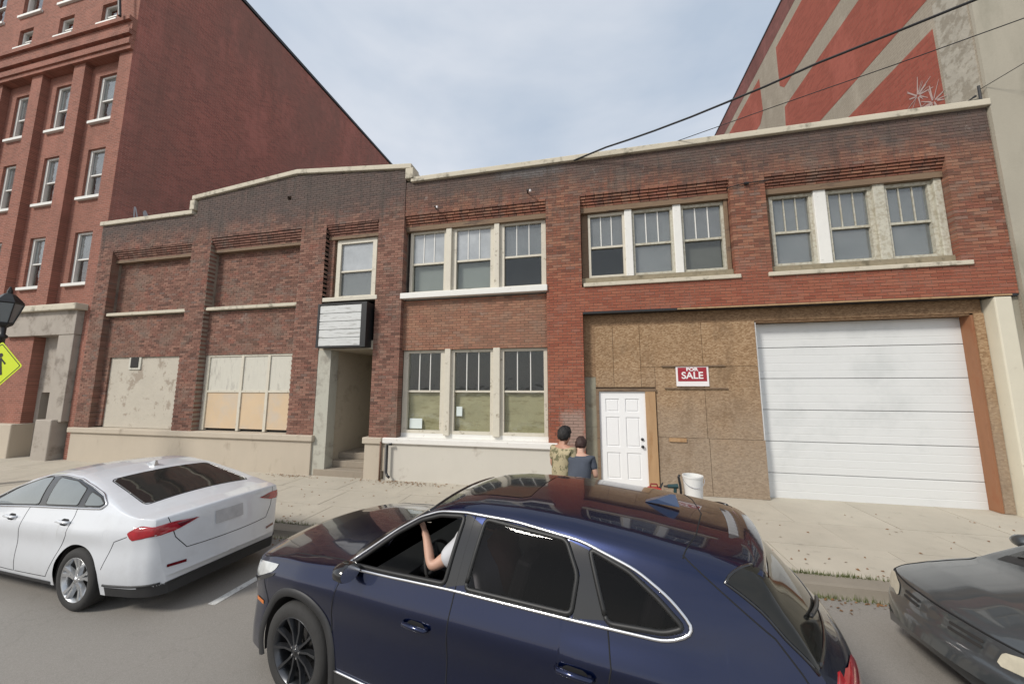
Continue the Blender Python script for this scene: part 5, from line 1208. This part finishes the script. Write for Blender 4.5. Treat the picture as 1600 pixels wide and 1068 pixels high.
# ================================================================ street things
# lamp and sign at the left edge
lp = thing('street_lamp', 'black lantern street lamp at the left edge above a yellow-green warning sign', 'street lamp', (-14.62, -2.6, -.04))
MB().lathe([(.20, 0), (.20, .10), (.14, .14), (.12, .55), (.15, .58), (.10, .64), (.075, .9), (.06, 3.6), (.09, 3.62), (.09, 3.68), (.05, 3.72), (.05, 3.9)], 20).build('pole', M_BLACK, lp, smooth=True)
M_LGL = plain('smoked_lantern_glass', (.16, .18, .19), .15, coat=.5)
MB().lathe([(.05, 3.88), (.13, 3.95), (.15, 4.0), (.13, 4.02)], 6).build('lantern_base', M_BLACK, lp)
hd_ = MB().lathe([(.24, 4.50), (.27, 4.53), (.21, 4.62), (.11, 4.74), (.05, 4.78), (.05, 4.84), (.02, 4.93), (0, 4.97)], 6).build('lantern', M_BLACK, lp)
MB().lathe([(.13, 4.02), (.25, 4.50)], 6).build('lantern_glass', M_LGL, hd_)
mb = MB()
for k in range(6): a = math.pi / 3 * k; mb.tube([(.135 * math.cos(a), .135 * math.sin(a), 4.0), (.262 * math.cos(a), .262 * math.sin(a), 4.51)], .012, 5)
mb.build('lantern_bars', M_BLACK, hd_)
ts = thing('traffic_sign', 'yellow-green diamond crossing sign cut off by the left edge', 'sign', (-14.27, -2.72, 2.86), R(12))
M_FYG = plain('fluorescent_yellow_green', (.62, .74, .02), .45, var=.03); M_SBK = plain('sign_black', (.012, .012, .012), .5)
d = .60; a = .055
def dia(h): return rpoly([(-h, 0), (0, -h), (h, 0), (0, h)], a)
MB().prism(dia(d), 'y', 0, .004).build('plate', M_FYG, ts)
mb = MB(); o1, o2 = rpoly([(-d + .045, 0), (0, -d + .045), (d - .045, 0), (0, d - .045)], .04), rpoly([(-d + .07, 0), (0, -d + .07), (d - .07, 0), (0, d - .07)], .04)
n = len(o1); mb.add([(p[0], -.002, p[1]) for p in o1] + [(p[0], -.002, p[1]) for p in o2], [(i, (i + 1) % n, n + (i + 1) % n, n + i) for i in range(n)]); mb.build('border', M_SBK, ts)
mb = MB().lathe([(0, -.003), (.055, -.003)], 16, 'y', (.02, 0, .26)).prism([(-.02, .20), (.06, .20), (.08, .02), (-.03, .02)], 'y', -.004, -.001)
for q in ([(-.03, .03), (.03, .03), (-.07, -.22), (-.12, -.21)], [(.02, .03), (.08, .03), (.13, -.22), (.08, -.23)], [(-.02, .19), (-.01, .14), (-.12, .04), (-.14, .07)], [(.05, .19), (.06, .14), (.15, .03), (.18, .06)]): mb.prism(q, 'y', -.0045, -.0012)
mb.build('walking_figure', M_SBK, ts); MB().tube([(0, .03, -2.9), (0, .03, .55)], .03, 8).build('post', plain('galvanised_post', (.35, .36, .36), .5, metal=.5), ts)
# FOR SALE sign
fs_ = thing('for_sale_sign', 'red and white FOR SALE sign on the plywood wall between two battens', 'sign', (2.225, .183, 2.60))
M_SRED = plain('sign_red', (.30, .018, .03), .45, var=.1); M_SWH = plain('sign_white', (.78, .74, .74), .5, var=.04)
MB().box(-.34, .34, -.006, .004, -.24, .20).build('board', M_SWH, fs_); MB().box(-.30, .30, -.010, -.0062, -.13, .18).build('red_field', M_SRED, fs_)
def text(s, x, z, size, m, par, y=-.013, ext=.002, sx=1.0):
    c = bpy.data.curves.new('lettering', 'FONT'); c.body = s; c.size = size; c.align_x = 'CENTER'; c.align_y = 'CENTER'; c.extrude = ext; c.offset = .0045; c.materials.append(m)
    t_ = bpy.data.objects.new('tmp', c); COL.objects.link(t_); dg = bpy.context.evaluated_depsgraph_get(); me = bpy.data.meshes.new_from_object(t_.evaluated_get(dg))
    bpy.data.objects.remove(t_); me.name = 'lettering'; o = link('lettering', me, par, (x, y, z), (R(90), 0, 0)); o.scale = (sx, 1, 1); return o
text('FOR', 0, .135, .10, M_SWH, fs_, sx=1.3); text('SALE', 0, -.005, .215, M_SWH, fs_, sx=1.0)
# downpipe, brown pipe, vent, brackets, wires
dp = thing('downpipe', 'black metal downpipe on the pale plinth beside the entrance steps', 'pipe', (-5.13, -.13, .1)); MB().tube([(.12, 0, .80), (0, 0, .78), (0, 0, .10), (.05, -.03, .03), (.12, -.06, .0)], .032, 10).build('pipe', M_BLACK, dp, smooth=True)
dp2 = thing('conduit', 'thin brown pipe between the beige pier and the black downpipe', 'pipe', (-5.325, -.12, 0)); MB().tube([(0, 0, 0), (0, 0, .95)], .022, 8).build('pipe', plain('rust_brown', (.16, .09, .06), .8), dp2, smooth=True)
M_CABLE = plain('cable_black', (.012, .012, .014), .6)
cb = thing('cable', 'thick black cable rising from the parapet to the upper right over the roofline', 'cable')
MB().tube([(-.28, -.06, 8.02), (.5, -.26, 8.12), (1.0, -.43, 8.11), (1.55, -.62, 8.11), (2.26, -.87, 8.13), (2.9, -1.1, 8.17), (3.5, -1.3, 8.22), (4.25, -1.56, 8.31), (5.16, -1.87, 8.36), (6.16, -2.22, 8.42), (7.5, -2.7, 8.6), (9, -3.2, 8.8)], .021, 8).build('cable_line', M_CABLE, cb, smooth=True)
c2 = thing('cable', 'thin grey wire crossing in front of the red and beige mural', 'cable')
MB().tube([(2.0, 0, 8.16), (3.79, -.82, 8.10), (5.44, -1.57, 8.03), (6.68, -2.14, 8.0), (9, -3.2, 8.05)], .008, 6).build('cable_line', M_CABLE, c2, smooth=True)
c3 = thing('cable', 'short thin wire running right from the bracket at the parapet corner', 'cable')
MB().tube([(7.98, -.03, 8.42), (8.35, -.43, 8.56), (9.5, -2, 8.9)], .007, 6).build('cable_line', M_CABLE, c3, smooth=True)
bk = thing('roof_bracket', 'dark iron bracket on the coping at the right corner of the parapet', 'bracket', (7.9, -.02, 8.16)); MB().tube([(.06, 0, 0), (.06, 0, .34)], .022, 6).tube([(.06, 0, .03), (-.18, 0, .02), (-.02, 0, .12)], .026, 6).build('bracket_arm', M_BLACK, bk)
def insul(x, z, label, n=1):
    b = thing('wall_bracket', label, 'bracket', (x, 0, z)); MB().tube([(0, .05, 0), (0, -.12, .03), (.08, -.16, -.02)], .016, 6).build('bracket_arm', M_BLACK, b)
    MB().lathe([(0, -.035), (.022, -.03), (.03, -.01), (.018, 0), (.03, .012), (.02, .03), (0, .035)], 12, 'z', (.09, -.16, -.03)).build('insulator', M_SWH, b, smooth=True)
insul(-4.02, 7.17, 'small wall bracket with a white insulator over the leftmost window group of three'); insul(-1.48, 7.32, 'small wall bracket with a white insulator beside the brick pillar top')
w4 = thing('cable', 'thin wire fixed along the brick between the two right-hand window groups', 'cable')
MB().tube([(3.15, -.02, 6.86), (3.45, -.035, 6.92), (3.7, -.035, 6.93), (4.0, -.01, 6.95)], .010, 6).lathe([(0, -.05), (.03, -.04), (.03, .04), (0, .05)], 8, 'x', (3.55, -.04, 6.92)).build('cable_line', M_CABLE, w4)
# work table with things on it, behind the SUV
tbl = thing('work_table', 'folding work table hidden behind the SUV under the white bucket', 'table', (1.25, -2.35, -.04))
ZT = .50
bevel(MB().box(-.62, .52, -.3, .3, ZT, ZT + .035).build('tabletop', M_LUMB, tbl), .006)
for sx in (-.55, .45):
    for sy in (-.24, .24): MB().tube([(sx, sy, 0), (sx, sy, ZT)], .015, 6).build('leg', M_BLACK, tbl)
bu = thing('bucket', 'white plastic bucket behind the SUV roof in front of the plywood wall', 'bucket', (1.50, -2.35, ZT - .005)); M_BKT = plain('white_bucket', (.74, .74, .72), .4, var=.04)
MB().lathe([(0, 0), (.12, 0), (.142, .46), (.150, .462), (.150, .49), (.138, .49), (.116, .02), (0, .02)], 32).build('pail', M_BKT, bu, smooth=False); smooth_sharp(bu.children[0]); MB().tube([(.153 * math.cos(t), -.03 - .12 * math.sin(t), .45 - .12 * math.sin(t)) for t in np.linspace(0, math.pi, 12)], .004, 5).build('handle', M_CHR, bu)
dl = thing('power_drill', 'dark cordless drill standing beside the white bucket', 'drill', (1.22, -2.40, ZT + .12)); M_TEAL = plain('dark_teal_plastic', (.015, .05, .055), .5)
MB().box(-.05, .05, -.04, .04, 0, .07).tube([(0, 0, .06), (.01, 0, .17)], .024, 8).tube([(-.10, 0, .19), (.05, 0, .20)], [.028, .036], 10).build('drill_body', M_TEAL, dl); MB().tube([(-.10, 0, .19), (-.16, 0, .186)], [.02, .012], 8).build('chuck', M_BLACK, dl)
hm_ = thing('pry_bar', 'black bar leaning up against the left side of the white bucket', 'tool', (1.33, -2.42, ZT - .005)); MB().tube([(-.02, 0, 0), (-.03, 0, .34), (-.05, 0, .47), (-.03, 0, .50)], .018, 8).build('bar', M_BLACK, hm_, smooth=True)
MB().box(-.55, .12, -.2, .2, ZT + .037, ZT + .115).build('toolbox_lid', M_LUMB, tbl)
gc = thing('gas_can', 'red plastic can at the left end of the items behind the SUV', 'can', (.93, -2.35, ZT + .10)); bevel(MB().box(-.10, .10, -.08, .08, 0, .17).build('can_body', plain('red_plastic', (.40, .04, .03), .45), gc), .025, 3)
MB().tube([(-.06, 0, .17), (-.05, 0, .22), (.04, 0, .22), (.05, 0, .17)], .012, 8).build('handle', plain('red_plastic_dark', (.22, .02, .02), .5), gc); MB().tube([(.08, 0, .16), (.13, 0, .25)], [.02, .01], 8).build('spout', M_BLACK, gc)
# weeds and leaf litter
M_WEED = plain('weeds', (.10, .12, .035), .9, var=.4, scale=9); M_LEAF = plain('dry_leaves', (.20, .10, .04), .9, var=.5, scale=9)
def scat(n, fn, mbk):
    mb = MB()
    for _ in range(n):
        x, y, z = fn(); mbk(mb, x, y, z)
    return mb
def blade(mb, x, y, z):
    a = rnd.uniform(0, 6.3); h = rnd.uniform(.02, .08); l_ = rnd.uniform(0, .04); w_ = .004
    mb.add([(x - w_ * math.sin(a), y + w_ * math.cos(a), z), (x + w_ * math.sin(a), y - w_ * math.cos(a), z), (x + l_ * math.cos(a), y + l_ * math.sin(a), z + h)], [(0, 1, 2)])
def leaf(mb, x, y, z):
    a = rnd.uniform(0, 6.3); s_ = rnd.uniform(.012, .032); t_ = rnd.uniform(-.012, .012); c, s2 = math.cos(a), math.sin(a)
    mb.add([(x + s_ * c, y + s_ * s2, z + .008 + t_ * .5), (x - s_ * .5 * s2, y + s_ * .5 * c, z + .006), (x - s_ * c, y - s_ * s2, z + .008 - t_ * .5), (x + s_ * .5 * s2, y - s_ * .5 * c, z + .016)], [(0, 1, 2, 3)])
patches = [(2.6, 5), (3.0, 4), (1.8, 2), (-4.2, 3), (-5.5, 2), (0.4, 1), (5, 3)]
def kw():
    c, s_ = rnd.choice(patches); return (c + rnd.gauss(0, .35), rnd.choice([-2.935, -2.935, -3.245]) + rnd.gauss(0, .012), -.055 if rnd.random() < .6 else -.055)
mb = MB()
for _ in range(2600):
    c, s_ = rnd.choice(patches); x = c + rnd.gauss(0, .4)
    if rnd.random() < .6: blade(mb, x, -2.935 + rnd.gauss(0, .012), -.052)
    else: blade(mb, x, -3.25 + rnd.gauss(0, .018), -.17)
mb.build('weeds', M_WEED, kind='stuff')
mb = MB()
for _ in range(700):
    q = rnd.random()
    if q < .35: x, y = rnd.gauss(-4.6, .6), -abs(rnd.gauss(0, .18)) - .08
    elif q < .5: x, y = rnd.gauss(-7.9, .4), -abs(rnd.gauss(0, .12)) - .14
    elif q < .75: x, y = rnd.uniform(-8, 8), -2.9 + abs(rnd.gauss(0, .2))
    else: x, y = rnd.uniform(-8, 8), rnd.uniform(-2.9, -.2)
    if y > -.1: continue
    leaf(mb, x, y, y * SL)
for _ in range(500):
    x, y = rnd.uniform(-6, 6), -3.27 - abs(rnd.gauss(0, .12)); leaf(mb, x, y, -.17)
mb.build('leaf_litter', M_LEAF, kind='stuff')
